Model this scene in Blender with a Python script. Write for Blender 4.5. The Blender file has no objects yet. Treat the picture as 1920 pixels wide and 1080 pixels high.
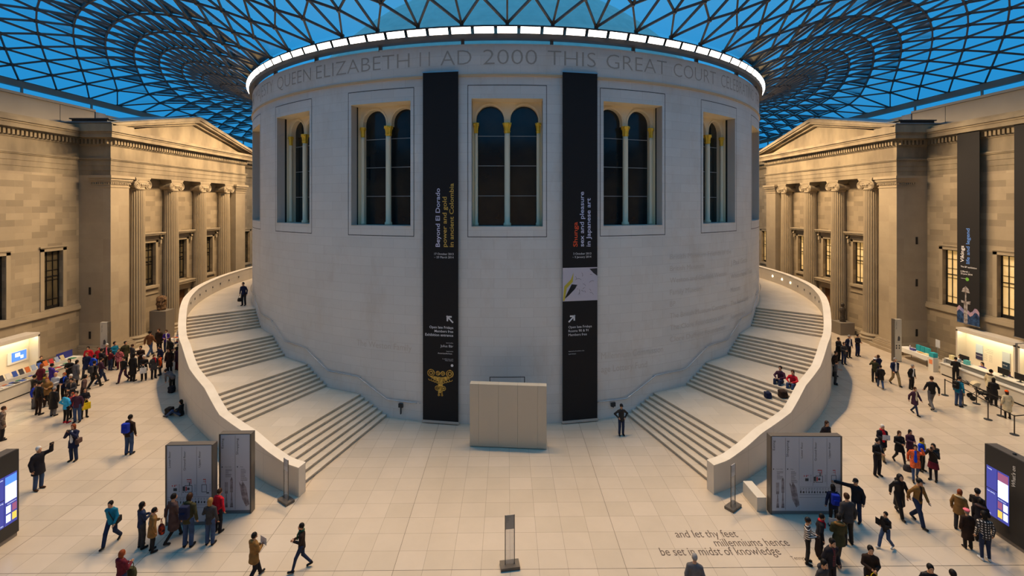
import bpy, math, random
import numpy as np
from mathutils import Vector, Matrix
random.seed(7)
SC = bpy.context.scene
COL = SC.collection
R = math.radians
PI = math.pi
# ---------------------------------------------------------------- camera
CAM_Y, CAM_H = -45.5, 11.3
cd = bpy.data.cameras.new('camera'); cam = bpy.data.objects.new('camera', cd); COL.objects.link(cam)
cd.sensor_width = 36; cd.lens = 850 / 1920 * 36; cd.clip_start = .1; cd.clip_end = 600
cd.shift_y = -(540 - 384) / 1920
cam.location = (0, CAM_Y, CAM_H); cam.rotation_euler = (PI / 2, 0, -.0105)
SC.camera = cam
# ---------------------------------------------------------------- view
SC.view_settings.view_transform = 'Standard'; SC.view_settings.look = 'None'
SC.view_settings.gamma = 1; SC.view_settings.use_curve_mapping = False
SC.view_settings.exposure = 0.0
try:
    SC.cycles.use_denoising = True; SC.cycles.max_bounces = 6; SC.cycles.diffuse_bounces = 4
    SC.cycles.glossy_bounces = 2; SC.cycles.transparent_max_bounces = 10; SC.cycles.caustics_reflective = False
    SC.cycles.caustics_refractive = False; SC.cycles.sample_clamp_indirect = 4
except Exception: pass
# ---------------------------------------------------------------- dusk sky
LAMP_STRENGTH = 1600.0
LAMP_COLOR = (1.0, .70, .40)
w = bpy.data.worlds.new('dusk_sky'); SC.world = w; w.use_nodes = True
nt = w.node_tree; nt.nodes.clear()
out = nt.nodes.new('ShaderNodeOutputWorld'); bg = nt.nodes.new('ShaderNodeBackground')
tc = nt.nodes.new('ShaderNodeTexCoord'); sx = nt.nodes.new('ShaderNodeSeparateXYZ')
cr = nt.nodes.new('ShaderNodeValToRGB'); nz = nt.nodes.new('ShaderNodeTexNoise'); mx = nt.nodes.new('ShaderNodeMix')
mx.data_type = 'RGBA'
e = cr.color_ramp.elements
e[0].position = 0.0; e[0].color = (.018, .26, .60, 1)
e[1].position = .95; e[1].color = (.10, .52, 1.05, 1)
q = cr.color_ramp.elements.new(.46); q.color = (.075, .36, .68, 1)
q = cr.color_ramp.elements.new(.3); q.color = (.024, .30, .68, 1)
nz.inputs['Scale'].default_value = 2.2; nz.inputs['Detail'].default_value = 4
mr = nt.nodes.new('ShaderNodeMapRange'); mr.inputs['From Min'].default_value = .5; mr.inputs['From Max'].default_value = .75
mr.inputs['To Max'].default_value = .35
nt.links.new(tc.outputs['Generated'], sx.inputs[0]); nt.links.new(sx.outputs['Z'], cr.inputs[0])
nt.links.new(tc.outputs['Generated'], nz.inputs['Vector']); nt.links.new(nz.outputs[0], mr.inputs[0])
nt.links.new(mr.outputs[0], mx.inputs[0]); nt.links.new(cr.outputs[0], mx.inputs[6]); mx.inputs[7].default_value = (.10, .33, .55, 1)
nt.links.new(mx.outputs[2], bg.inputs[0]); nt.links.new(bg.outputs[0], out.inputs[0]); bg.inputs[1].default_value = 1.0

# ---------------------------------------------------------------- materials
MATS = {}
def s2l(c):
    return tuple((v / 255 / 12.92) if v / 255 <= .04045 else ((v / 255 + .055) / 1.055) ** 2.4 for v in c)
def mat(name, col, rough=.7, metal=0, emit=None, es=0, spec=.4, alpha=None):
    if name in MATS: return MATS[name]
    m = bpy.data.materials.new(name); m.use_nodes = True; b = m.node_tree.nodes['Principled BSDF']
    b.inputs['Base Color'].default_value = (*col, 1); b.inputs['Roughness'].default_value = rough
    b.inputs['Metallic'].default_value = metal; b.inputs['Specular IOR Level'].default_value = spec
    if emit: b.inputs['Emission Color'].default_value = (*emit, 1); b.inputs['Emission Strength'].default_value = es
    MATS[name] = m; return m
def bsdf(m): return m.node_tree.nodes['Principled BSDF']
def stone(name, c1, c2, bw, bh, mortar=(.2, .17, .13), msize=.008, offset=.5, rough=.75, uv=True, noise=.12, nscale=.6, shift=(0, 0, 0), spec=.35, stain=None, contrast=1.0, bump=.0):
    """blockwork in metres: brick pattern on a UV map (or on object XY) with soft mottling and wear"""
    m = bpy.data.materials.new(name); m.use_nodes = True; t = m.node_tree; b = t.nodes['Principled BSDF']
    tc = t.nodes.new('ShaderNodeTexCoord'); mp = t.nodes.new('ShaderNodeMapping'); br = t.nodes.new('ShaderNodeTexBrick')
    mp.inputs['Location'].default_value = shift
    t.links.new(tc.outputs['UV' if uv else 'Object'], mp.inputs[0]); t.links.new(mp.outputs[0], br.inputs['Vector'])
    br.offset = offset; br.squash = 1
    br.inputs['Color1'].default_value = (*c1, 1); br.inputs['Color2'].default_value = (*c2, 1)
    br.inputs['Mortar'].default_value = (*mortar, 1); br.inputs['Scale'].default_value = 1
    br.inputs['Mortar Size'].default_value = msize; br.inputs['Mortar Smooth'].default_value = .1
    br.inputs['Brick Width'].default_value = bw; br.inputs['Row Height'].default_value = bh
    n = t.nodes.new('ShaderNodeTexNoise'); n.inputs['Scale'].default_value = nscale; n.inputs['Detail'].default_value = 6
    n.inputs['Roughness'].default_value = .65
    t.links.new(tc.outputs['Object'], n.inputs['Vector'])
    r = t.nodes.new('ShaderNodeMapRange'); r.inputs['From Min'].default_value = .3; r.inputs['From Max'].default_value = .7
    r.inputs['To Min'].default_value = 1 - noise; r.inputs['To Max'].default_value = 1 + noise
    t.links.new(n.outputs[0], r.inputs[0])
    mu = t.nodes.new('ShaderNodeVectorMath'); mu.operation = 'SCALE'
    t.links.new(br.outputs[0], mu.inputs[0]); t.links.new(r.outputs[0], mu.inputs['Scale'])
    last = mu.outputs[0]
    if stain:
        n2 = t.nodes.new('ShaderNodeTexNoise'); n2.inputs['Scale'].default_value = stain[1]; n2.inputs['Detail'].default_value = 8
        n2.inputs['Roughness'].default_value = .7
        mp2 = t.nodes.new('ShaderNodeMapping'); mp2.inputs['Scale'].default_value = (1, 1, .45); mp2.inputs['Location'].default_value = (3, 8, 1)
        t.links.new(tc.outputs['Object'], mp2.inputs[0]); t.links.new(mp2.outputs[0], n2.inputs['Vector'])
        r2 = t.nodes.new('ShaderNodeMapRange'); r2.inputs['From Min'].default_value = .52; r2.inputs['From Max'].default_value = .72
        r2.inputs['To Max'].default_value = stain[2]
        t.links.new(n2.outputs[0], r2.inputs[0]); mm = t.nodes.new('ShaderNodeMix'); mm.data_type = 'RGBA'
        t.links.new(r2.outputs[0], mm.inputs[0]); t.links.new(last, mm.inputs[6]); mm.inputs[7].default_value = (*stain[0], 1)
        last = mm.outputs[2]
    t.links.new(last, b.inputs['Base Color'])
    b.inputs['Roughness'].default_value = rough; b.inputs['Specular IOR Level'].default_value = spec
    MATS[name] = m; return m
def noisy(name, c1, c2, scale=3, rough=.7, spec=.3, metal=0, stretch=(1, 1, 1)):
    if name in MATS: return MATS[name]
    m = bpy.data.materials.new(name); m.use_nodes = True; t = m.node_tree; b = t.nodes['Principled BSDF']
    tc = t.nodes.new('ShaderNodeTexCoord'); mp = t.nodes.new('ShaderNodeMapping'); n = t.nodes.new('ShaderNodeTexNoise')
    mp.inputs['Scale'].default_value = stretch
    n.inputs['Scale'].default_value = scale; n.inputs['Detail'].default_value = 5
    c = t.nodes.new('ShaderNodeValToRGB'); c.color_ramp.elements[0].position = .35; c.color_ramp.elements[1].position = .65
    c.color_ramp.elements[0].color = (*c1, 1); c.color_ramp.elements[1].color = (*c2, 1)
    t.links.new(tc.outputs['Object'], mp.inputs[0]); t.links.new(mp.outputs[0], n.inputs['Vector']); t.links.new(n.outputs[0], c.inputs[0])
    t.links.new(c.outputs[0], b.inputs['Base Color'])
    b.inputs['Roughness'].default_value = rough; b.inputs['Specular IOR Level'].default_value = spec; b.inputs['Metallic'].default_value = metal
    MATS[name] = m; return m
def checks(name, c1, c2, bw, bh, msize, mortar, offset=0.0, axis='XZ'):
    """woven stripe / check cloth"""
    if name in MATS: return MATS[name]
    m = bpy.data.materials.new(name); m.use_nodes = True; t = m.node_tree; b = t.nodes['Principled BSDF']
    tc = t.nodes.new('ShaderNodeTexCoord'); mp = t.nodes.new('ShaderNodeMapping'); br = t.nodes.new('ShaderNodeTexBrick')
    mp.inputs['Rotation'].default_value = (PI / 2, 0, 0)
    t.links.new(tc.outputs['Object'], mp.inputs[0]); t.links.new(mp.outputs[0], br.inputs['Vector'])
    br.offset = offset; br.inputs['Color1'].default_value = (*c1, 1); br.inputs['Color2'].default_value = (*c2, 1)
    br.inputs['Mortar'].default_value = (*mortar, 1); br.inputs['Scale'].default_value = 1; br.inputs['Mortar Size'].default_value = msize
    br.inputs['Mortar Smooth'].default_value = 0
    br.inputs['Brick Width'].default_value = bw; br.inputs['Row Height'].default_value = bh
    t.links.new(br.outputs[0], b.inputs['Base Color']); b.inputs['Roughness'].default_value = .8
    MATS[name] = m; return m

# ---------------------------------------------------------------- mesh builder
class MB:
    def __init__(s): s.v = []; s.f = []; s.uv = []; s.m = []
    def quad(s, a, b, c, d, uvs=None, mi=0):
        n = len(s.v); s.v += [tuple(a), tuple(b), tuple(c), tuple(d)]; s.f.append((n, n + 1, n + 2, n + 3))
        s.uv.append(uvs); s.m.append(mi)
    def poly(s, pts, mi=0, uvs=None):
        n = len(s.v); s.v += [tuple(p) for p in pts]; s.f.append(tuple(range(n, n + len(pts)))); s.uv.append(uvs); s.m.append(mi)
    def add(s, vs, fs, mi=0):
        n = len(s.v); s.v += [tuple(p) for p in vs]
        for f in fs: s.f.append(tuple(i + n for i in f)); s.uv.append(None); s.m.append(mi)
        return s
    def box(s, x0, x1, y0, y1, z0, z1, mi=0, M=None):
        x0, x1 = sorted((x0, x1)); y0, y1 = sorted((y0, y1)); z0, z1 = sorted((z0, z1))
        vs = [Vector(p) for p in ((x0, y0, z0), (x1, y0, z0), (x1, y1, z0), (x0, y1, z0), (x0, y0, z1), (x1, y0, z1), (x1, y1, z1), (x0, y1, z1))]
        if M: vs = [M @ p for p in vs]
        return s.add(vs, [(0, 3, 2, 1), (4, 5, 6, 7), (0, 1, 5, 4), (1, 2, 6, 5), (2, 3, 7, 6), (3, 0, 4, 7)], mi)
    def bar(s, a, b, w, h, up=(0, 0, 1), mi=0):
        a = Vector(a); b = Vector(b); d = (b - a)
        if d.length < 1e-6: return s
        d.normalize(); u = Vector(up); x = d.cross(u)
        if x.length < 1e-4: x = d.cross(Vector((1, 0, 0)))
        x.normalize(); z = x.cross(d).normalized(); x *= w / 2; z *= h / 2
        vs = [a - x - z, a + x - z, a + x + z, a - x + z, b - x - z, b + x - z, b + x + z, b - x + z]
        return s.add(vs, [(0, 1, 2, 3), (7, 6, 5, 4), (0, 4, 5, 1), (1, 5, 6, 2), (2, 6, 7, 3), (3, 7, 4, 0)], mi)
    def tube(s, pts, r, n=8, cap=True, mi=0):
        pts = [Vector(p) for p in pts]; rs = r if isinstance(r, (list, tuple)) else [r] * len(pts)
        rings = []; prev = None
        for i, p in enumerate(pts):
            d = (pts[min(i + 1, len(pts) - 1)] - pts[max(i - 1, 0)]).normalized()
            x = d.cross(Vector((0, 0, 1))) if prev is None else (prev - d * prev.dot(d))
            if x.length < 1e-3: x = d.cross(Vector((0, 1, 0)))
            x.normalize(); prev = x; y = d.cross(x)
            rings.append([p + (x * math.cos(2 * PI * k / n) + y * math.sin(2 * PI * k / n)) * rs[i] for k in range(n)])
        vs = [q for g in rings for q in g]; fs = []
        for i in range(len(pts) - 1):
            for k in range(n):
                fs.append((i * n + k, i * n + (k + 1) % n, (i + 1) * n + (k + 1) % n, (i + 1) * n + k))
        if cap: fs.append(tuple(range(n - 1, -1, -1))); fs.append(tuple(range((len(pts) - 1) * n, len(pts) * n)))
        return s.add(vs, fs, mi)
    def lathe(s, prof, c=(0, 0, 0), n=16, mi=0, rfun=None, cap=True):
        vs = []; fs = []
        for (r, z) in prof:
            for k in range(n):
                a = 2 * PI * k / n; rr = r * (rfun(k, z) if rfun else 1)
                vs.append((c[0] + rr * math.cos(a), c[1] + rr * math.sin(a), c[2] + z))
        for i in range(len(prof) - 1):
            for k in range(n):
                fs.append((i * n + k, i * n + (k + 1) % n, (i + 1) * n + (k + 1) % n, (i + 1) * n + k))
        if cap:
            fs.append(tuple(range(n - 1, -1, -1))); fs.append(tuple(range((len(prof) - 1) * n, len(prof) * n)))
        return s.add(vs, fs, mi)
    def prism(s, pts, vec, mi=0):
        """closed polygon pts (3-D, planar) extruded along vec"""
        n = len(pts); v = Vector(vec); a = [Vector(p) for p in pts]; b = [p + v for p in a]
        fs = [tuple(range(n)), tuple(range(2 * n - 1, n - 1, -1))] + [(i, i + n, (i + 1) % n + n, (i + 1) % n) for i in range(n)]
        return s.add(a + b, fs, mi)
    def sphere(s, c, rx, ry=None, rz=None, n=12, m=8, mi=0):
        ry = ry or rx; rz = rz or rx; vs = []; fs = []
        for i in range(m + 1):
            t = PI * i / m
            for k in range(n):
                a = 2 * PI * k / n; q = max(math.sin(t), 1e-3)
                vs.append((c[0] + rx * q * math.cos(a), c[1] + ry * q * math.sin(a), c[2] - rz * math.cos(t)))
        for i in range(m):
            for k in range(n): fs.append((i * n + k, i * n + (k + 1) % n, (i + 1) * n + (k + 1) % n, (i + 1) * n + k))
        return s.add(vs, fs, mi)
    def build(s, name, mats, parent=None, smooth=False, boxuv=False, loc=None):
        me = bpy.data.meshes.new(name); me.from_pydata(s.v, [], s.f)
        if not isinstance(mats, (list, tuple)): mats = [mats]
        for m in mats: me.materials.append(m)
        if len(mats) > 1: me.polygons.foreach_set('material_index', s.m)
        if boxuv or any(u is not None for u in s.uv):
            ul = me.uv_layers.new(name='UVMap'); k = 0; dat = []
            for fi, f in enumerate(s.f):
                u = s.uv[fi]
                if u is None:
                    p = [Vector(s.v[i]) for i in f]; nn = (p[1] - p[0]).cross(p[2] - p[0]); ax = max(range(3), key=lambda i: abs(nn[i]))
                    u = [((q.y, q.z) if ax == 0 else (q.x, q.z) if ax == 1 else (q.x, q.y)) for q in p]
                for q in u: dat += [q[0], q[1]]
            ul.data.foreach_set('uv', dat)
        if smooth: me.polygons.foreach_set('use_smooth', [True] * len(me.polygons))
        me.validate(); me.update()
        o = bpy.data.objects.new(name, me); COL.objects.link(o)
        if parent is not None: o.parent = parent
        if loc: o.location = loc
        return o
def tag(o, label=None, cat=None, group=None, kind=None):
    if label: o['label'] = label
    if cat: o['category'] = cat
    if group: o['group'] = group
    if kind: o['kind'] = kind
    return o
def thing(name, label, cat, loc=(0, 0, 0), rz=0, group=None):
    o = bpy.data.objects.new(name, None); COL.objects.link(o); o.empty_display_size = .2
    o.location = loc; o.rotation_euler = (0, 0, rz)
    return tag(o, label, cat, group)
ORD = ('first second third fourth fifth sixth seventh eighth ninth tenth eleventh twelfth thirteenth fourteenth fifteenth sixteenth seventeenth eighteenth nineteenth twentieth').split()
ORD += ['twenty-' + w_ for w_ in ORD[:9]] + ['thirtieth'] + ['thirty-' + w_ for w_ in ORD[:9]]
def struct(o): o['kind'] = 'structure'; return o
# ---------------------------------------------------------------- lettering
_TX = {}
def text2d(s, bold=0.0):
    """flat letter outlines of a line of text: verts, faces, scaled so that a capital is 1 high"""
    key = (s, bold)
    if key in _TX: return _TX[key]
    c = bpy.data.curves.new('t', 'FONT'); c.body = s; c.size = 1; c.offset = bold; c.resolution_u = 3
    o = bpy.data.objects.new('t', c); COL.objects.link(o)
    dg = bpy.context.evaluated_depsgraph_get(); me = bpy.data.meshes.new_from_object(o.evaluated_get(dg))
    v = [(p.co.x, p.co.y) for p in me.vertices]; f = [tuple(p.vertices) for p in me.polygons]
    bpy.data.objects.remove(o); bpy.data.curves.remove(c); bpy.data.meshes.remove(me)
    k = 1 / .73
    v = [(a * k, b * k) for a, b in v]
    _TX[key] = (v, f); return v, f
def lay(mb, s, org, ux, uy, h, width=None, align='L', bold=0.0, mi=0):
    """write s on a plane: org = start of the base line, ux / uy unit vectors, h = capital height"""
    v, f = text2d(s, bold)
    if not v: return 0
    x0 = min(p[0] for p in v); x1 = max(p[0] for p in v); W = (x1 - x0)
    sx = (width / W) if width else h
    ox = {'L': 0, 'C': -W * sx / 2, 'R': -W * sx}[align]
    org = Vector(org); ux = Vector(ux); uy = Vector(uy)
    mb.add([org + ux * ((p[0] - x0) * sx + ox) + uy * (p[1] * h) for p in v], f, mi)
    return W * sx
# ================================================================= MATERIALS
M_floor = stone('floor_limestone', (.60, .50, .385), (.54, .45, .34), (.903), .788, (.34, .285, .215), .006, 0.0, .25, uv=False,
                noise=.07, nscale=.35, shift=(-.09 + .903 * 30, 31.45 + .788 * 40, 0), spec=.5)
M_drum = stone('drum_limestone', (.70, .685, .655), (.66, .645, .615), 1.36, .5, (.50, .475, .44), .005, .5, .62, noise=.05, nscale=.25, stain=((.5, .42, .34), .5, .35))
M_groove = mat('dark_joint', (.05, .045, .04), .9)
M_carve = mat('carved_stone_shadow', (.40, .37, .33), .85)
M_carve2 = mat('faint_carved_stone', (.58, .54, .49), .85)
M_tan = mat('tan_stone_band', (.62, .46, .28), .7)
M_cream = mat('cream_stone_surround', (.86, .76, .55), .7)
M_wglass = noisy('dark_window_glass', (.006, .012, .018), (.03, .028, .024), .5, .12, .5)
M_gold = mat('gilded_metal', (.95, .62, .07), .35, .35)
M_bar = mat('grey_glazing_bar', (.35, .37, .38), .5)
M_step = stone('stair_limestone', (.60, .52, .41), (.54, .465, .36), 1.1, .9, (.36, .30, .23), .004, .5, .5, uv=False, noise=.05, spec=.4)
M_par = stone('parapet_limestone', (.66, .60, .51), (.62, .56, .475), 2.0, 1.15, (.36, .31, .25), .004, 0, .6, noise=.05, nscale=.4)
M_cope = noisy('coping_stone', (.68, .61, .50), (.74, .67, .56), 1.2, .55)
M_steel = mat('brushed_steel', (.55, .55, .55), .3, .9)
M_roofst = mat('grey_roof_steel', (.10, .09, .085), .55, 0, spec=.4)
M_edge = mat('pale_edge_beam', (.30, .26, .225), .6)
M_dark = mat('dark_grey_metal', (.035, .04, .045), .45, .3)
M_black = mat('black_paint', (.008, .008, .009), .5)
M_lamp = mat('floodlight_lens', (1, 1, 1), .5, emit=(1, .9, .8), es=5)
M_banner = mat('black_banner_cloth', (.018, .017, .018), .7, spec=.2)
M_copper = noisy('pale_dome_cladding', (.62, .60, .50), (.70, .67, .56), 1.5, .7)

def cyl(phi, r, z=0): return Vector((r * math.sin(R(phi)), -r * math.cos(R(phi)), z))
DR = 22.2
TH = [(0, 28.9), (16, 28.72), (20, 28.25), (25, 27.65), (30, 27.2), (35, 26.85), (40, 26.62), (45, 26.42), (50, 26.2), (55, 25.95),
      (60, 25.72), (70, 25.38), (80, 25.24), (90, 25.2), (110, 25.35), (150, 26.4), (180, 27)]
def Ro(p):
    p = abs(p); xs = [a for a, _ in TH]; ys = [b for _, b in TH]
    return float(sum(np.interp(p + d, xs, ys) for d in (-4, -2, 0, 2, 4)) / 5) + .08

# ================================================================= FLOOR
mb = MB()
for i in range(18):
    for j in range(24):
        x0, y0 = -36 + i * 4, -51.4 + j * 4
        mb.quad((x0, y0, 0), (x0 + 4, y0, 0), (x0 + 4, y0 + 4, 0), (x0, y0 + 4, 0))
floor = struct(mb.build('floor', M_floor))
# darker expansion joints run both ways across the paving
mb = MB()
for X in (.09 - .903 * 8 - .903 * 5, .09 - .903 * 8 - .903 * 5 - .903 * 5, .09 - .903 * 4 - .903 * 5, .09 - .903 * 4, .09 + .903 * 4, .09 + .903 * 14, .09 + .903 * 24, .09 - .903 * 24):
    mb.box(X - .007, X + .007, -51, -14 if abs(X) > 14 else -22, 0, .0015)
for Y in (-31.45, -31.45 + .788 * 14):
    for a, b in ((-31.5, -4 if Y > -25 else 31.5), (4, 31.5)):
        if Y > -25: a, b = (a, min(b, -20)) if a < 0 else (20, b)
        mb.box(a, b, Y - .007, Y + .007, 0, .0015)
mb.build('expansion_joint', mat('brown_joint', (.16, .13, .095), .8), floor)
# inlaid verse
mb = MB()
def fp(px, py):      # floor point under the photograph's pixel
    a = (px - 960) / 850; b = (py - 384) / 850; c, s = math.cos(.0105), math.sin(.0105); t = CAM_H / b
    return Vector(((a * c + s) * t, CAM_Y + (c - a * s) * t, 0))
for s, p0, p1, h in (('and let thy feet', (1269, 1008), (1385, 1007), .36), ('millenniums hence', (1343, 1025), (1482, 1023), .36),
                     ('be set in midst of knowledge', (1241, 1042), (1466, 1040), .36), ('Tennyson', (1486, 1050), (1520, 1049), .15)):
    a, b = fp(*p0), fp(*p1); lay(mb, s, (a.x, (a.y + b.y) / 2, .003), (1, 0, 0), (0, 1, 0), h, width=b.x - a.x)
mb.build('inlaid_verse', mat('inlaid_dark_lettering', (.09, .06, .045), .6), floor)

# ================================================================= DRUM
WZ0, WZ1, WH = 10.18, 16.77, 4.75
ks = list(range(-4, 5))
phis = sorted(set([round(-180 + 1.5 * i, 3) for i in range(241)] + [18 * k + d for k in ks for d in (-WH, WH)]))
phis = [p for p in phis if not any(abs(p - 18 * k) < WH - .01 and abs(p - 18 * k) > 2.9 and False for k in ks)]
zs = [0, 10.18, 16.77, 19.58]
mb = MB()
for a, b in zip(phis[:-1], phis[1:]):
    mid = (a + b) / 2
    for z0, z1 in zip(zs[:-1], zs[1:]):
        if z0 == 10.18 and any(abs(mid - 18 * k) < WH for k in ks): continue
        u0, u1 = R(a) * DR, R(b) * DR
        mb.quad(cyl(a, DR, z0), cyl(b, DR, z0), cyl(b, DR, z1), cyl(a, DR, z1), [(u0, z0), (u1, z0), (u1, z1), (u0, z1)])
    mb.quad(cyl(a, DR, 19.58), cyl(b, DR, 19.58), cyl(b, 18, 19.58), cyl(a, 18, 19.58))
    mb.quad(cyl(a, 18, 19.58), cyl(b, 18, 19.58), (0, 0, 19.58), (0, 0, 19.581))
# joint lines around each window and the tan roll moulding
def arcstrip(mb, a, b, z0, z1, r, mi, step=1.5, thick=.012):
    n = max(1, int(abs(b - a) / step)); t = r + thick
    for i in range(n):
        p, q = a + (b - a) * i / n, a + (b - a) * (i + 1) / n
        mb.quad(cyl(p, t, z0), cyl(q, t, z0), cyl(q, t, z1), cyl(p, t, z1), mi=mi)
        if thick > .02:
            mb.quad(cyl(p, r, z0), cyl(q, r, z0), cyl(q, t, z0), cyl(p, t, z0), mi=mi); mb.quad(cyl(p, r, z1), cyl(q, r, z1), cyl(q, t, z1), cyl(p, t, z1), mi=mi)
for k in ks:
    c = 18 * k
    arcstrip(mb, c - 5.25, c + 5.25, 9.63, 9.665, DR, 1, thick=.004); arcstrip(mb, c - 5.25, c + 5.25, 17.44, 17.475, DR, 1, thick=.004)
    for d in (-5.25, 5.25): arcstrip(mb, c + d - .04, c + d + .04, 9.63, 17.46, DR, 1, thick=.004)
arcstrip(mb, -180, 180, 17.90, 18.02, DR, 2, step=3, thick=.07)
arcstrip(mb, -2.3, 2.3, 2.42, 2.46, DR, 1, thick=.004)      # frame of the low doorway behind the screen
for d in (-2.3, 2.3): arcstrip(mb, d - .05, d + .05, 0, 2.46, DR, 1, thick=.004)
drum = mb.build('wall_drum', [M_drum, M_groove, M_tan]); struct(drum)
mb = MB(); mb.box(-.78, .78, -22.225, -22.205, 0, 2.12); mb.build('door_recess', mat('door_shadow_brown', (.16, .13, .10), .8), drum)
# carved inscription round the frieze
def cylpx(px, py=100):
    a = (px - 960) / 850; c, s = math.cos(.0105), math.sin(.0105); rx, ry = a * c + s, c - a * s
    A = rx * rx + ry * ry; B = ry * 45.5; C = 45.5 ** 2 - DR * DR; d = max(B * B - A * C, 0); t = (B - math.sqrt(d)) / A
    return math.degrees(math.atan2(rx * t, -(CAM_Y + ry * t)))
def wrap(mb, s, a0, a1, z, h, r=DR + .006, bold=0.0, mi=0):
    v, f = text2d(s, bold); x0 = min(p[0] for p in v); x1 = max(p[0] for p in v)
    mb.add([cyl(a0 + (a1 - a0) * (p[0] - x0) / (x1 - x0), r, z + p[1] * h) for p in v], f, mi)
mb = MB()
for s, p0, p1 in (('QUEEN', 520, 583), ('ELIZABETH', 593, 768), ('I I', 787, 806), ('AD', 826, 884), ('2000', 906, 1007),
                  ('THIS', 1027, 1117), ('GREAT', 1137, 1250), ('COURT', 1263, 1342)):
    wrap(mb, s, cylpx(p0), cylpx(p1), 18.52, .82, bold=-.014)
a = cylpx(1352); wrap(mb, 'CELEBRATING', a, a + 14.5, 18.52, .82, bold=-.014); b = cylpx(512); wrap(mb, 'MAJESTY', b - 10.5, b, 18.52, .82, bold=-.014)
wrap(mb, 'HER', b - 16.5, b - 12.3, 18.52, .82); wrap(mb, 'THE MILLENNIUM', a + 16.5, a + 37, 18.52, .82)
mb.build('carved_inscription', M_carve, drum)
mb = MB()
wrap(mb, 'The Weston Family', cylpx(669), cylpx(772), 3.62, .34); wrap(mb, 'Millennium Commission', 12.9, cylpx(1243), 3.15, .36)
wrap(mb, 'age Lottery Fund', 12.9, cylpx(1213), 2.45, .36)
for i, s in enumerate(('British Museum Friends of the', 'British Museum', 'Weston and Garfield Weston', 'Family Museum', 'BP', 'The British Museum Company', 'The Clore Foundation and', 'Clore Duffield Foundation')):
    wrap(mb, s, cylpx(1256), cylpx(1256) + .52 * len(s), 8.25 - i * .66, .30)
for i, s in enumerate(('J Paul Getty', 'Whitechapel Trust', 'Museum', 'The Annenberg', 'Foundation')):
    wrap(mb, s, cylpx(1370), cylpx(1370) + .6 * len(s), 7.5 - i * .85, .32)
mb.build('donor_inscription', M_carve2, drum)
# ring beam, posts and clerestory glass between drum and roof
mb = MB()
def band(mb, r0, r1, z0, z1, a0=-180, a1=180, n=120, mi=0):
    for i in range(n):
        p, q = a0 + (a1 - a0) * i / n, a0 + (a1 - a0) * (i + 1) / n
        mb.quad(cyl(p, r1, z0), cyl(q, r1, z0), cyl(q, r1, z1), cyl(p, r1, z1), mi=mi); mb.quad(cyl(p, r0, z0), cyl(q, r0, z0), cyl(q, r0, z1), cyl(p, r0, z1), mi=mi)
        mb.quad(cyl(p, r0, z0), cyl(q, r0, z0), cyl(q, r1, z0), cyl(p, r1, z0), mi=mi); mb.quad(cyl(p, r0, z1), cyl(q, r0, z1), cyl(q, r1, z1), cyl(p, r1, z1), mi=mi)
band(mb, 22.05, 22.42, 19.80, 20.02); band(mb, 22.25, 22.55, 20.36, 20.42)
for i in range(30): a = 6 + 12 * i; mb.bar(cyl(a, 22.08, 19.5), cyl(a, 22.08, 19.85), .22, .16)
for i in range(120): a = 3 * i + 1.5; mb.bar(cyl(a, 22.3, 20.0), cyl(a, 22.48, 20.4), .05, .08)
ring = mb.build('trim_roof_ring', M_roofst); struct(ring)
# ring of floodlights
def lamp_mesh():
    mb = MB(); M = Matrix.Rotation(R(28), 4, 'X')
    mb.box(-.53, .53, -.02, .16, -.19, .19, 0, M)                           # housing
    return mb
hmesh = lamp_mesh()
lens = MB(); Ml = Matrix.Rotation(R(28), 4, 'X')
lens.box(-.50, .50, -.035, -.02, -.165, .15, 0, Ml)
lp = None
for i in range(-36, 37):
    a = 3 * i
    if lp is None:
        t = thing('floodlight', None, None); h = hmesh.build('housing', M_dark, t); l = lens.build('lens', M_lamp, t); lp = t
    else:
        t = lp.copy(); COL.objects.link(t)
        for ch in (h, l): c = ch.copy(); COL.objects.link(c); c.parent = t
    if i == -36:
        ld = bpy.data.lights.new('floodlight_beam', 'SPOT'); ld.energy = LAMP_STRENGTH; ld.color = LAMP_COLOR; ld.spot_size = R(98); ld.spot_blend = .7; ld.shadow_soft_size = 0
    lo = bpy.data.objects.new('beam', ld); COL.objects.link(lo); lo.parent = t; lo.location = (0, -.09, -.04); lo.rotation_euler = (-R(90 - 47), 0, 0)
    t.location = cyl(a, 22.50, 20.19); t.rotation_euler = (0, 0, R(a))
    tag(t, 'lit white floodlight on the drum top ring, ' + ('the centre one above the middle window' if i == 0 else '%s to the %s of the centre one' % (ORD[abs(i) - 1], 'left' if i < 0 else 'right')), 'light', 'floodlights ringing the drum top')
# dome above the drum, seen through the roof
mb = MB(); prof = []
for i in range(15):
    z = 19.6 + (31.25 - 19.6) * math.sin(PI / 2 * i / 14); r = math.sqrt(max(21.3 ** 2 - (z - 10) ** 2, .2)); prof.append((min(r, 17.9), z))
mb.lathe(prof, n=80, rfun=lambda k, z: 1.004 if k % 4 == 0 else 1.0)
struct(mb.build('ceiling_dome', M_copper))

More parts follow.
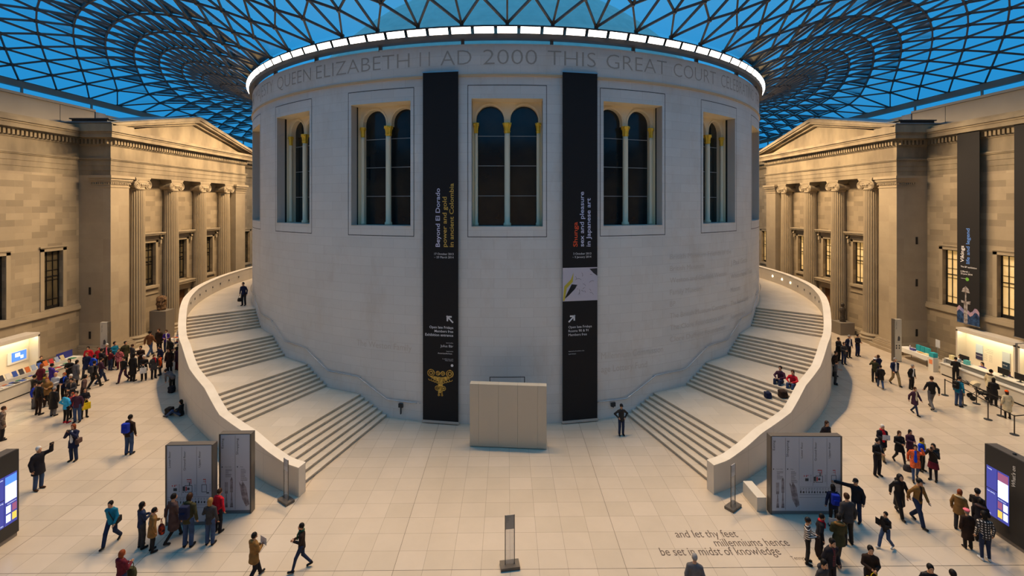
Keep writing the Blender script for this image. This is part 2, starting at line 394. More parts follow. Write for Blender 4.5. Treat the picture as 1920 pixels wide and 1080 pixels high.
# ================================================================= DRUM WINDOWS
def drum_window(n, k):
    rt = MB(); hw = DR * math.sin(R(WH)); yo = -DR * math.cos(R(WH)); yi = -21.3
    for s in (-1, 1):     # reveals: stone, then a dark slot, then cream
        rt.quad((s * hw, yo, WZ0), (s * hw, -21.62, WZ0), (s * hw, -21.62, WZ1), (s * hw, yo, WZ1), mi=0)
        rt.quad((s * hw, -21.62, WZ0), (s * hw, -21.5, WZ0), (s * hw, -21.5, WZ1), (s * hw, -21.62, WZ1), mi=2)
        rt.quad((s * hw, -21.5, WZ0), (s * hw, -20.9, WZ0), (s * hw, -20.9, WZ1), (s * hw, -21.5, WZ1), mi=1)
        rt.box(s * 1.66, s * hw, yi, yi + .3, WZ0, WZ1, 1)
    rt.quad((-hw, yo - .05, WZ0), (hw, yo - .05, WZ0), (hw, -20.9, WZ0), (-hw, -20.9, WZ0), mi=0)
    rt.quad((-hw, yo - .05, WZ1), (hw, yo - .05, WZ1), (hw, -20.9, WZ1), (-hw, -20.9, WZ1), mi=1)
    rt.box(-.17, .17, yi, yi + .3, 15.66, WZ1, 1)
    for xc in (-.915, .915):
        N = 16; zc = 15.86; r = .745
        for i in range(N):
            a, b = PI * i / N, PI * (i + 1) / N
            p, q = (xc + r * math.cos(a), zc + r * math.sin(a)), (xc + r * math.cos(b), zc + r * math.sin(b))
            rt.quad((p[0], yi, p[1]), (q[0], yi, q[1]), (q[0], yi, WZ1), (p[0], yi, WZ1), mi=1)
            rt.quad((p[0], yi, p[1]), (q[0], yi, q[1]), (q[0], yi + .3, q[1]), (p[0], yi + .3, p[1]), mi=1)
            pp = [(xc + rr * math.cos(t), zc + rr * math.sin(t)) for rr in (.80, .86) for t in (a, b)]
            rt.quad((pp[0][0], yi - .04, pp[0][1]), (pp[1][0], yi - .04, pp[1][1]), (pp[3][0], yi - .04, pp[3][1]), (pp[2][0], yi - .04, pp[2][1]), mi=1)
            rt.quad((pp[2][0], yi, pp[2][1]), (pp[3][0], yi, pp[3][1]), (pp[3][0], yi - .04, pp[3][1]), (pp[2][0], yi - .04, pp[2][1]), mi=1)
            rt.quad((pp[0][0], yi, pp[0][1]), (pp[1][0], yi, pp[1][1]), (pp[1][0], yi - .04, pp[1][1]), (pp[0][0], yi - .04, pp[0][1]), mi=1)
    root = rt.build('window_%d' % n, [M_drum, M_cream, M_black]); struct(root); root.rotation_euler = (0, 0, R(18 * k))
    g = MB(); g.box(-1.8, 1.8, -21.0, -20.95, WZ0, 16.75); g.build('glass_pane', M_wglass, root)
    bars = MB()
    for z in (11.78, 13.4, 15.0): bars.box(-1.66, 1.66, -21.04, -21.0, z - .015, z + .015)
    for x in (-.915, .915): bars.box(x - .012, x + .012, -21.03, -21.0, WZ0, 15.0) if False else None
    bars.build('glazing_bar', M_bar, root)
    for x, w in ((0, .15), (-1.66, .10), (1.66, .10)):
        c = MB(); c.lathe([(w * 1.35, 0), (w * 1.35, .12), (w, .2), (w, 4.7), (w * .95, 4.92)], (x, yi - .02, WZ0), 14)
        co = c.build('mullion_column', M_cream, root, smooth=True)
        c = MB(); c.lathe([(w * .95, 0), (w * 1.0, .08), (w * 1.15, .10), (w * 1.0, .14), (w * 1.1, .30), (w * 1.35, .44), (w * 1.5, .50), (w * 1.5, .56)], (x, yi - .02, 15.1), 14,
                        rfun=lambda k, z: 1 + (.12 if k % 2 else -.05))
        for q in range(4): a = PI / 4 + q * PI / 2; c.sphere((x + w * 1.4 * math.cos(a), yi - .02 + w * 1.4 * math.sin(a), 15.55), .05, n=6, m=4)
        c.build('gilt_capital', M_gold, co)
for n, k in enumerate(ks): drum_window(n + 1, k)

# ================================================================= STAIRS
A0 = 16.9; RISE = 1 / 7
ANG = [A0 + 10.6 * f + i * .717 for f in range(4) for i in range(7)]
def tops(p):
    return float(np.interp(abs(p), [16, 17.6, 22.5, 28.6, 32.6, 35.2, 38.2, 42.4, 46.5, 50, 53.2, 56.4, 64, 180], [1.1, 1.1, 1.52, 1.56, 2.3, 2.44, 2.60, 3.36, 3.50, 4.0, 4.60, 4.88, 5.05, 5.05]))
def stair(s, side):
    t = thing('staircase', 'curved pale stone staircase rising round the %s of the drum' % side, 'staircase')
    g = lambda p, r, z: cyl(s * p, r, z)
    for f in range(4):
        mb = MB()
        for i in range(7):
            n = f * 7 + i; a = ANG[n]; b = ANG[n + 1] if n < 27 else 55; z0, z1 = n * RISE, (n + 1) * RISE
            if i == 6: b = a + .1
            ri, ra, rb = DR + .01, Ro(a) - .005, Ro(b) - .005; da = .09
            e = a - da      # tread nosing overhangs the riser a little
            mb.quad(g(e, ri, z1), g(e, ra, z1), g(b, rb, z1), g(b, ri, z1)); mb.quad(g(e, ri, z1 - .035), g(e, ra, z1 - .035), g(e, ra, z1), g(e, ri, z1))
            mb.quad(g(e, ri, z1 - .035), g(e, ra, z1 - .035), g(a, ra, z1 - .035), g(a, ri, z1 - .035)); mb.quad(g(a, ri, z0), g(a, ra, z0), g(a, ra, z1), g(a, ri, z1))
        mb.build('stair_flight', M_step, t)
        mb = MB(); a = ANG[f * 7 + 6] + .1; b = ANG[f * 7 + 7] if f < 3 else 170; N = 12 if f < 3 else 60; z = (f + 1) * 1.0
        for i in range(N):
            p, q = a + (b - a) * i / N, a + (b - a) * (i + 1) / N
            mb.quad(g(p, DR + .01, z), g(p, Ro(p) - .005, z), g(q, Ro(q) - .005, z), g(q, DR + .01, z))
            if f == 3: mb.quad(g(p, DR + .01, z - .4), g(p, Ro(p) - .005, z - .4), g(q, Ro(q) - .005, z - .4), g(q, DR + .01, z - .4))
        mb.build('stair_landing', M_step, t)
    mb = MB(); N = 110; P = [16.1 + (170 - 16.1) * (i / N) ** 1.35 for i in range(N + 1)]; TW = .38; u = 0
    for p, q in zip(P[:-1], P[1:]):
        zp, zq = tops(p), tops(q); u2 = u + R(q - p) * 27
        for r in (0, TW): mb.quad(g(p, Ro(p) + r, 0), g(q, Ro(q) + r, 0), g(q, Ro(q) + r, zq), g(p, Ro(p) + r, zp), [(u, 0), (u2, 0), (u2, zq), (u, zp)], 0)
        u = u2; c = .012
        a, b, d, e = g(p, Ro(p) - c, zp + .05), g(q, Ro(q) - c, zq + .05), g(q, Ro(q) + TW + c, zq + .05), g(p, Ro(p) + TW + c, zp + .05)
        mb.quad(a, b, d, e, mi=1); mb.quad(a, b, b - Vector((0, 0, .06)), a - Vector((0, 0, .06)), mi=1); mb.quad(d, e, e - Vector((0, 0, .06)), d - Vector((0, 0, .06)), mi=1)
    p = P[0]; mb.quad(g(p, Ro(p), 0), g(p, Ro(p) + TW, 0), g(p, Ro(p) + TW, tops(p) + .05), g(p, Ro(p), tops(p) + .05), [(0, 0), (.46, 0), (.46, 1.1), (0, 1.1)], 0)
    mb.build('parapet', [M_par, M_cope], t)
    # handrail on the drum side
    pts = [(12.2, .96), (16.6, .96)]
    for f in range(4):
        a = A0 + 10.6 * f; pts += [(a + 4.5, f + 1.96)]
        if f < 3: pts += [(a + 10.0, f + 1.96)]
    pts += [(75, 4.96)]; pl = []
    for (a, za), (b, zb) in zip(pts[:-1], pts[1:]):
        n = max(1, int((b - a) / 1.2))
        for i in range(n): pl.append(g(a + (b - a) * i / n, DR + .10, za + (zb - za) * i / n))
    pl.append(g(75, DR + .10, 4.96)); mb = MB(); mb.tube(pl, .024, 6)
    for (a, za) in pts + [(24.5, 1.96), (35, 2.96), (45.6, 3.96), (14.6, .96)]: mb.bar(g(a - .3, DR, za - .08), g(a - .3, DR + .10, za - .01), .02, .02)
    mb.build('handrail', M_steel, t, smooth=True)
    for i, a in enumerate((57, 60.5, 64, 67.6, 71.3, 75.2, 79.3, 83.6)):
        lit = s > 0 and i >= 5; mb = MB(); c = g(a, Ro(a) - .03, 4.55); M = Matrix.Translation(c) @ Matrix.Rotation(R(s * a), 4, 'Z')
        mb.box(-.07, .07, -.012, .012, -.07, .07, 0, M)
        o = mb.build('recessed_light', mat('lit_recess_lens', (1, .9, .7), .5, emit=(1, .82, .5), es=14) if lit else M_dark)
        tag(o, '%s small square light in the %s stair parapet, %s up from the steps' % ('glowing' if lit else 'unlit', side, ORD[i]), 'light',
            ('lit lights in the right stair parapet' if lit else 'unlit lights in the %s stair parapet' % side))
    return t
stair(-1, 'left'); stair(1, 'right')
for s, nm in ((-1, 'left'), (1, 'right')):
    mb = MB(); c = cyl(s * 14.6, DR + .06, .62); M = Matrix.Translation(c) @ Matrix.Rotation(R(s * 14.6), 4, 'Z')
    mb.box(-.12, .12, -.05, .05, 0, .2, 0, M); mb.box(-.02, .02, -.04, .04, -.35 if s < 0 else -.05, 0, 0, M)
    tag(mb.build('wall_box', M_dark), 'small dark metal box fixed under the %s handrail on the drum' % nm, 'box')

# ================================================================= SCREEN IN FRONT OF THE DRUM
t = thing('display_screen', 'large plain cream panel standing in front of the drum doorway', 'screen', (0, 0, 0))
mb = MB(); M = Matrix.Translation((.03, -24.45, 0)) @ Matrix.Rotation(R(-5.2), 4, 'Z')
M_scr = mat('cream_board', (.55, .48, .37), .6)
for i, (x0, x1) in enumerate(((-1.79, -1.375), (-1.369, -.452), (-.446, .446), (.452, 1.369), (1.375, 1.79))):
    mb = MB(); mb.box(x0, x1, 0, .35, .03, 2.93, 0, M); mb.build('panel', M_scr, t)
mb = MB(); mb.box(-1.72, 1.72, .05, .30, 0, .03, 0, M); mb.build('plinth', M_black, t)

# ================================================================= DRUM BANNERS
def drum_banner(name, label, phi, w, z0, z1, lean=0):
    t = thing(name, label, 'banner', cyl(phi, DR + .16, 0), R(phi))
    mb = MB(); mb.box(-w / 2, w / 2, -.015, .015, z0, z1); mb.build('cloth', M_banner, t)
    mb = MB(); mb.box(-w / 2 - .03, w / 2 + .03, -.03, .03, z1, z1 + .05); mb.build('top_rail', M_steel, t)
    mb = MB(); mb.box(-w / 2 - .03, w / 2 + .03, -.04, .04, z0 - .12, z0); mb.build('bottom_rail', mat('pale_rail', (.5, .45, .4), .5), t)
    return t
def up(t, name, rows, m, y=-.02):   # rows of upward-reading text: (text, x of base line, z start, cap height, length)
    mb = MB()
    for s, x, z, h, L in rows: lay(mb, s, (x, y, z), (0, 0, 1), (-1, 0, 0), h, width=L, bold=.012)
    return mb.build(name, m, t)
def flat(t, name, rows, m, y=-.02, bold=0.0):
    mb = MB()
    for s, x, z, h, al in rows: lay(mb, s, (x, y, z), (1, 0, 0), (0, 0, 1), h, align=al, bold=bold)
    return mb.build(name, m, t)
M_lil = mat('lilac_white_print', (.62, .62, .80), .7); M_ylw = mat('ochre_print', (.62, .40, .08), .7); M_wht = mat('white_print', (.75, .75, .78), .7)
M_red = mat('orange_red_print', (.85, .10, .03), .7)
bl = drum_banner('exhibition_banner', 'long black banner with gold ornament, left of the central window', -8.85, 1.88, .17, 18.13)
up(bl, 'title_lettering', [('Beyond El Dorado', -.03, 9.13, .235, 3.02)], M_lil)
up(bl, 'subtitle_lettering', [('power and gold', .33, 9.13, .235, 2.58), ('in ancient Colombia', .70, 9.13, .235, 3.27)], M_ylw)
flat(bl, 'date_lettering', [('17 October 2013', .70, 8.72, .11, 'R'), ('– 23 March 2014', .70, 8.55, .11, 'R')], M_wht)
flat(bl, 'notice_lettering', [('Open late Fridays', .68, 4.93, .13, 'R'), ('Members free', .68, 4.73, .13, 'R'), ('Exhibition entrance', .68, 4.53, .14, 'R')], M_wht, bold=.01)
flat(bl, 'sponsor_lettering', [('Sponsored by', .68, 4.18, .05, 'R'), ('Julius Bär', .68, 3.98, .13, 'R'), ('Supported by', .68, 3.75, .05, 'R'), ('AmericanAirlines', .62, 3.62, .08, 'R'),
     ('In collaboration with', .68, 3.35, .05, 'R'), ('Museo del Oro', .68, 3.27, .05, 'R')], M_wht)
mb = MB()
def arrow(mb, x, z, s, dx):   # diagonal arrow pointing up towards dx
    a = Vector((x - dx * s / 2, -.02, z - s / 2)); b = Vector((x + dx * s / 2, -.02, z + s / 2)); wd = .075
    n = Vector((1, 0, -dx)) if dx > 0 else Vector((1, 0, 1)); n = n.normalized() * wd / 2
    mb.quad(a - n, a + n, b + n, b - n); mb.quad(b, b - Vector((dx * s * .8, 0, 0)), b - Vector((dx * s * .8, 0, wd * 1.1)), b - Vector((0, 0, wd * 1.1)))
    mb.quad(b, b - Vector((0, 0, s * .8)), b - Vector((dx * wd * 1.1, 0, s * .8)), b - Vector((dx * wd * 1.1, 0, 0)))
arrow(mb, .50, 5.42, .34, -1); mb.build('arrow', M_wht, bl)
mb = MB(); mb.poly([(.62 + .07 * math.cos(a * PI / 8), -.02, 3.05 + .07 * math.sin(a * PI / 8)) for a in range(16)]); mb.build('round_badge', M_wht, bl)
# printed gold ornament: paired scrolls over a small pendant
mb = MB(); Mgp = noisy('printed_gold', (.30, .15, .02), (.80, .50, .10), 9, .5)
def disc(mb, x, z, r, y=-.02, mi=0, n=16, sx=1): mb.poly([(x + sx * r * math.cos(2 * PI * i / n), y, z + r * math.sin(2 * PI * i / n)) for i in range(n)], mi)
def ringd(mb, x, z, r, w, y, mi=0, a0=0, a1=2 * PI, n=18):
    for i in range(n):
        p, q = a0 + (a1 - a0) * i / n, a0 + (a1 - a0) * (i + 1) / n
        mb.quad((x + r * math.cos(p), y, z + r * math.sin(p)), (x + r * math.cos(q), y, z + r * math.sin(q)), (x + (r - w) * math.cos(q), y, z + (r - w) * math.sin(q)), (x + (r - w) * math.cos(p), y, z + (r - w) * math.sin(p)), mi=mi)
for s in (-1, 1):
    ringd(mb, s * .50, 2.62, .20, .05, -.020); ringd(mb, s * .50, 2.62, .11, .05, -.020); ringd(mb, s * .13, 2.62, .12, .05, -.021); disc(mb, s * .13, 2.62, .045, -.022)
    mb.poly([(s * .68, -.021, 2.50), (s * .30, -.021, 2.25), (s * .0, -.021, 2.15), (0, -.021, 2.42), (s * .3, -.021, 2.46), (s * .48, -.021, 2.44)])
    for i in range(4): ringd(mb, s * (.16 + .13 * i), 2.20 + .04 * i, .10, .035, -.023, a0=PI, a1=2 * PI)
    ringd(mb, s * .17, 1.85, .13, .05, -.021); disc(mb, s * .17, 1.85, .05, -.022); mb.box(s * .05, s * .12, -.022, -.02, 1.52, 1.72); disc(mb, s * .085, 1.50, .06, -.023)
mb.poly([(-.14, -.021, 2.2), (.14, -.021, 2.2), (.10, -.021, 1.6), (-.10, -.021, 1.6)])
mb.build('gold_ornament_print', Mgp, bl)
br_ = drum_banner('exhibition_banner', 'long black banner with pale picture strip, right of the central window', 9.72, 1.88, .17, 18.13)
up(br_, 'title_lettering', [('Shunga', -.15, 9.13, .235, 1.28)], M_red)
up(br_, 'subtitle_lettering', [('sex and pleasure', .20, 9.13, .235, 2.85), ('in Japanese art', .56, 9.13, .235, 2.52)], M_lil)
flat(br_, 'date_lettering', [('3 October 2013', .60, 8.72, .11, 'R'), ('– 5 January 2014', .60, 8.55, .11, 'R')], M_wht)
mb = MB(); mb.box(-.94, .94, -.022, -.016, 6.33, 8.05, 0); pic = mb.build('picture_strip', mat('pale_print_paper', (.56, .53, .60), .7), br_)
mb = MB(); rr = random.Random(4)
for i in range(16):
    x, z = rr.uniform(-.3, .85), rr.uniform(6.5, 7.95); a = rr.uniform(0, 3); L = rr.uniform(.08, .3)
    pts = [Vector((min(.92, x + L * j * .33 * math.cos(a + j * .25)), -.025, min(8.0, max(6.4, z + L * j * .33 * math.sin(a + j * .25))))) for j in range(4)]
    for p, q in zip(pts[:-1], pts[1:]): mb.bar(p, q, .012, .004, up=(0, 1, 0))
for i in range(7): mb.poly([(-.9 + .04 * i, -.0235, 6.40 + .07 * i), (-.62 + .03 * i, -.0235, 6.62 + .07 * i), (-.25 + .02 * i, -.0235, 6.98 + .03 * i), (-.58 + .02 * i, -.0235, 6.78 + .07 * i)])
mb.poly([(.5, -.024, 7.98), (.93, -.024, 8.0), (.93, -.024, 7.6), (.72, -.024, 7.75)])
mb.build('ink_strokes', mat('ink', (.03, .03, .035), .7), pic)
mb = MB(); mb.poly([(-.93, -.0236, 6.36), (-.84, -.0236, 6.36), (-.72, -.0236, 7.0), (-.4, -.0236, 7.32), (-.36, -.0236, 7.8), (-.5, -.0236, 7.45), (-.86, -.0236, 7.1)])
mb.build('yellow_wash', mat('yellow_wash', (.55, .45, .05), .7), pic)
mb = MB(); arrow(mb, -.45, 5.42, .34, 1); mb.build('arrow', M_wht, br_)
flat(br_, 'notice_lettering', [('Open late Fridays', -.63, 4.93, .13, 'L'), ('Rooms 90 & 91', -.63, 4.73, .13, 'L'), ('Members free', -.63, 4.53, .13, 'L'), ('Supported by the exhibition circle', -.63, 3.72, .045, 'L'), ('Asahi Shimbun', -.63, 3.58, .05, 'L')], M_wht)
# ================================================================= ROOF
RX, RYS, RYN, RR = 36.6, -51.1, 46.0, 22.35
cols = []
for i in range(120):
    k = i if i <= 60 else i - 120
    s = 1 if k >= 0 else -1; a = abs(k)         # 0 = west middle, going south for k > 0, north for k < 0
    def edge(a, s):
        ys = RYS if s > 0 else RYN; ym = (RYS + RYN) / 2
        if a <= 17: return (-RX, ym + (ys - ym) * a / 17), 18 + a
        if a <= 30: return (-RX + RX * (a - 17) / 13, ys), 35 - (a - 17)
        return None
    e = edge(a, s) if a <= 30 else edge(60 - a, s)
    (x, y), jm = e
    if a > 30: x = -x
    th = PI + R(3 * k)                            # angle of the ring node, counter-clockwise from +x
    cols.append((x, y, jm, th))
nodes = {}
for i, (x, y, jm, th) in enumerate(cols):
    for j in range(i % 2, jm + 1, 2):
        t = j / jm; rx, ry = RR * math.cos(th), RR * math.sin(th)
        nodes[(i, j)] = [rx + (x - rx) * t, ry + (y - ry) * t]
mem = []
for (i, j) in nodes:
    for d in ((1, 1), (-1, 1), (0, 2)):
        q = ((i + d[0]) % 120, j + d[1])
        if q in nodes: mem.append(((i, j), q))
nb = {n: [] for n in nodes}
for a, b in mem: nb[a].append(b); nb[b].append(a)
fixed = {(i, j) for (i, j) in nodes if j == 0 or j == cols[i][2]}
for it in range(60):
    new = {}
    for n in nodes:
        if n in fixed or len(nb[n]) < 4: continue
        sx_ = sum(nodes[m][0] for m in nb[n]) / len(nb[n]); sy_ = sum(nodes[m][1] for m in nb[n]) / len(nb[n])
        new[n] = [nodes[n][0] * .5 + sx_ * .5, nodes[n][1] * .5 + sy_ * .5]
    nodes.update(new)
def roof_z(x, y):
    r = math.hypot(x, y); dr = max(r - RR, 0); ex = RX - abs(x); ey = (RYN - y) if y > 0 else (y - RYS)
    de = max(0.0, ex * ey / max(math.hypot(ex, ey), 1e-6)) if min(ex, ey) > 0 else 0.0
    L = dr + de; u = dr / L if L > 0 else 0
    return 20.58 + .18 * min(L, 26) * 4 * u * (1 - u) * (1 - .25 * u) * (1 - .82 * math.exp(-dr / 2.6))
P3 = {n: Vector((p[0], p[1], roof_z(*p))) for n, p in nodes.items()}
mb = MB()
for a, b in mem:
    pa, pb = P3[a], P3[b]
    if pa.y > 30 and pb.y > 30: pass
    mb.bar(pa, pb, .09, .12)
for n in nodes: mb.box(P3[n].x - .09, P3[n].x + .09, P3[n].y - .09, P3[n].y + .09, P3[n].z - .11, P3[n].z + .11)
lat = mb.build('ceiling_lattice', M_roofst); struct(lat)
# glass triangles on top of the lattice
mg = bpy.data.materials.new('roof_glass'); mg.use_nodes = True; t_ = mg.node_tree; t_.nodes.clear()
o_ = t_.nodes.new('ShaderNodeOutputMaterial'); tr = t_.nodes.new('ShaderNodeBsdfTransparent'); gl = t_.nodes.new('ShaderNodeBsdfGlossy'); mi_ = t_.nodes.new('ShaderNodeMixShader')
fr = t_.nodes.new('ShaderNodeFresnel'); fr.inputs['IOR'].default_value = 1.08
tr.inputs[0].default_value = (.90, .96, .98, 1); gl.inputs['Roughness'].default_value = .25; gl.inputs['Color'].default_value = (.4, .45, .5, 1)
t_.links.new(fr.outputs[0], mi_.inputs[0]); t_.links.new(tr.outputs[0], mi_.inputs[1]); t_.links.new(gl.outputs[0], mi_.inputs[2]); t_.links.new(mi_.outputs[0], o_.inputs[0])
idx = {n: k for k, n in enumerate(nodes)}; fs = []
for (i, j) in nodes:
    for d in (1, -1):
        a, b, c = (i, j), ((i + d) % 120, j + 1), (i, j + 2)
        if b in idx and c in idx: fs.append((idx[a], idx[b], idx[c]))
    a, b, c = (i, j), ((i + 1) % 120, j + 1), ((i + 2) % 120, j)
    if j == 0 and b in idx and c in idx: fs.append((idx[a], idx[b], idx[c]))
    if j == cols[i][2]:
        b, c = ((i + 1) % 120, j - 1), ((i + 2) % 120, j)
        if c in idx and j == cols[(i + 2) % 120][2] and b in idx: fs.append((idx[a], idx[b], idx[c]))
mb = MB(); mb.add([P3[n] + Vector((0, 0, .12)) for n in nodes], fs); struct(mb.build('ceiling_glass', mg))
# edge beam and its short posts
mb = MB(); z0, z1 = 20.12, 20.58
for s in (-1, 1): mb.box(s * RX - .15, s * RX + .15, RYS, RYN, z0, z1)
mb.box(-RX, RX, RYS - .15, RYS + .15, z0, z1); mb.box(-RX, RX, RYN - .15, RYN + .15, z0, z1)
struct(mb.build('trim_roof_edge', M_edge))
mb = MB()
for i in range(1, 17, 1):
    for s in (-1, 1): mb.box(s * (RX - .2) - .06, s * (RX - .2) + .06, RYS + i * 5.71 - .06, RYS + i * 5.71 + .06, 18.3, z0)
struct(mb.build('trim_roof_posts', M_edge))
# ================================================================= COURT FACADES
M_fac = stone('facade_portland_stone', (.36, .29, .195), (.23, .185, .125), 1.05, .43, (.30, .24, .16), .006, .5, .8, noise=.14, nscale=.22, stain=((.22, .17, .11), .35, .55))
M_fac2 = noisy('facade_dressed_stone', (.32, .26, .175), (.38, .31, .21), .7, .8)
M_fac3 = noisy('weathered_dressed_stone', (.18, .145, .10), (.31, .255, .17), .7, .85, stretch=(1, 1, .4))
M_att = noisy('attic_render', (.29, .25, .20), (.33, .285, .225), .5, .8)
M_lead = noisy('lead_roof', (.14, .15, .16), (.20, .21, .22), 1, .5)
M_fglass = noisy('dark_sash_glass', (.035, .030, .02), (.14, .11, .06), .8, .2, .5, stretch=(1, 1, .5))
M_blind = noisy('lit_blind', (.6, .5, .3), (.7, .6, .4), 2, .7)
bsdf(M_blind).inputs['Emission Color'].default_value = (1.0, .55, .14, 1); bsdf(M_blind).inputs['Emission Strength'].default_value = .36
M_sash = mat('black_sash_frame', (.012, .011, .010), .5)
M_door = noisy('brown_timber_door', (.10, .045, .018), (.16, .075, .03), 3, .5)
XW, XF, XB = 31.95, 29.6, 30.6
PY0, PY1 = -11.35, 6.0
WIN_N = [20]
def grid_wall(mb, X, y0, y1, z0, z1, holes, depth, s, mi=0, ri=0):
    ys = sorted(set([y0, y1] + [h[0] for h in holes] + [h[1] for h in holes])); zz = sorted(set([z0, z1] + [h[2] for h in holes] + [h[3] for h in holes]))
    for a, b in zip(ys[:-1], ys[1:]):
        for c, d in zip(zz[:-1], zz[1:]):
            m = ((a + b) / 2, (c + d) / 2)
            if any(h[0] < m[0] < h[1] and h[2] < m[1] < h[3] for h in holes): continue
            mb.quad((s * X, a, c), (s * X, b, c), (s * X, b, d), (s * X, a, d), [(a, c), (b, c), (b, d), (a, d)], mi)
    for (a, b, c, d) in holes:
        X2 = X + depth
        for q in (((s * X, a, c), (s * X2, a, c), (s * X2, a, d), (s * X, a, d)), ((s * X, b, c), (s * X2, b, c), (s * X2, b, d), (s * X, b, d)),
                  ((s * X, a, c), (s * X, b, c), (s * X2, b, c), (s * X2, a, c)), ((s * X, a, d), (s * X, b, d), (s * X2, b, d), (s * X2, a, d))): mb.quad(*q, mi=ri)
def sash(s, X, yc, z0, z1, w, lit, rows=6, hood=False, sill=True):
    n = WIN_N[0]; WIN_N[0] += 1; h = w / 2
    mb = MB(); f = .26
    for a, b, c, d in ((yc - h - f, yc - h, z0, z1 + f), (yc + h, yc + h + f, z0, z1 + f), (yc - h - f, yc + h + f, z1, z1 + f)):
        mb.box(s * (X - .05), s * X, a, b, c, d); mb.box(s * (X - .08), s * X, a - .0 if a < yc - h else a, b, d - .06, d) if d == z1 + f and b - a > 1 else None
    mb.box(s * (X - .12), s * X, yc - h - f - .06, yc + h + f + .06, z1 + f, z1 + f + .09)
    if sill: mb.box(s * (X - .14), s * X, yc - h - f - .04, yc + h + f + .04, z0 - .22, z0)
    if hood:
        mb.box(s * (X - .10), s * X, yc - h - f, yc + h + f, z1 + f + .09, z1 + f + .38); mb.box(s * (X - .42), s * X, yc - h - f - .28, yc + h + f + .28, z1 + f + .38, z1 + f + .50)
        mb.box(s * (X - .48), s * X, yc - h - f - .34, yc + h + f + .34, z1 + f + .50, z1 + f + .60)
        for q in (yc - h - f - .1, yc + h + f + .1):
            mb.box(s * (X - .24), s * X, q - .09, q + .09, z1 - .15, z1 + f + .38); mb.tube([(s * (X - .22), q - .09, z1 + .32), (s * (X - .22), q + .09, z1 + .32)], .10, 10); mb.tube([(s * (X - .12), q - .09, z1 - .12), (s * (X - .12), q + .09, z1 - .12)], .07, 10)
    root = mb.build('window_%d' % n, M_fac2); struct(root)
    g = MB(); g.box(s * (X + .30), s * (X + .33), yc - h, yc + h, z0, z1); g.build('blind' if lit else 'glass_pane', M_blind if lit else M_fglass, root)
    b = MB(); x0, x1 = s * (X + .24), s * (X + .30)
    for a, c in ((yc - h, yc - h + .07), (yc + h - .07, yc + h)): b.box(x0, x1, a, c, z0, z1)
    b.box(x0, x1, yc - h, yc + h, z0, z0 + .22); b.box(x0, x1, yc - h, yc + h, z1 - .07, z1); zm = z0 + (z1 - z0) * .56; b.box(x0, x1, yc - h, yc + h, zm - .03, zm + .03)
    for k in (1, 2): b.box(x0, x1, yc - h + w * k / 3 - .014, yc - h + w * k / 3 + .014, z0, z1)
    for k in (1, 3, 4, 5) if rows == 6 else range(1, rows): z = z0 + (z1 - z0) * k / rows; b.box(x0, x1, yc - h, yc + h, z - .014, z + .014)
    b.build('sash_frame', M_sash, root)
def entab(mb, xf, y0, y1, s, back, deep=False):
    """entablature running in Y with its face at |x| = xf and solid back to |x| = back"""
    for z0, z1, p in ((13.5, 13.86, 0), (13.86, 14.24, .03), (14.24, 14.62, .06), (14.62, 14.70, .12), (14.70, 14.80, .17), (14.80, 15.72, .0), (15.72, 15.80, .06), (16.18, 16.27, .30), (16.27, 16.55, .62), (16.55, 16.68, .68), (16.68, 16.92, .78)):
        mb.box(s * (xf - p), s * back, y0 - (p if deep else 0), y1 + (p if deep else 0), z0, z1)
    mb.box(s * (xf - .08), s * back, y0 - (.08 if deep else 0), y1 + (.08 if deep else 0), 15.80, 16.18)
def dentils(mb, xf, y0, y1, s):
    n = int((y1 - y0) / .27)
    for i in range(n): y = y0 + (i + .3) * (y1 - y0) / n; mb.box(s * (xf - .26), s * (xf - .05), y, y + .15, 15.84, 16.18)
def dentils_y(mb, yf, x0, x1):
    n = int(abs(x1 - x0) / .27)
    for i in range(n): x = x0 + (i + .3) * (x1 - x0) / n; mb.box(x, x + .15 * (1 if x1 > x0 else -1), yf - .26, yf - .05, 15.84, 16.18)
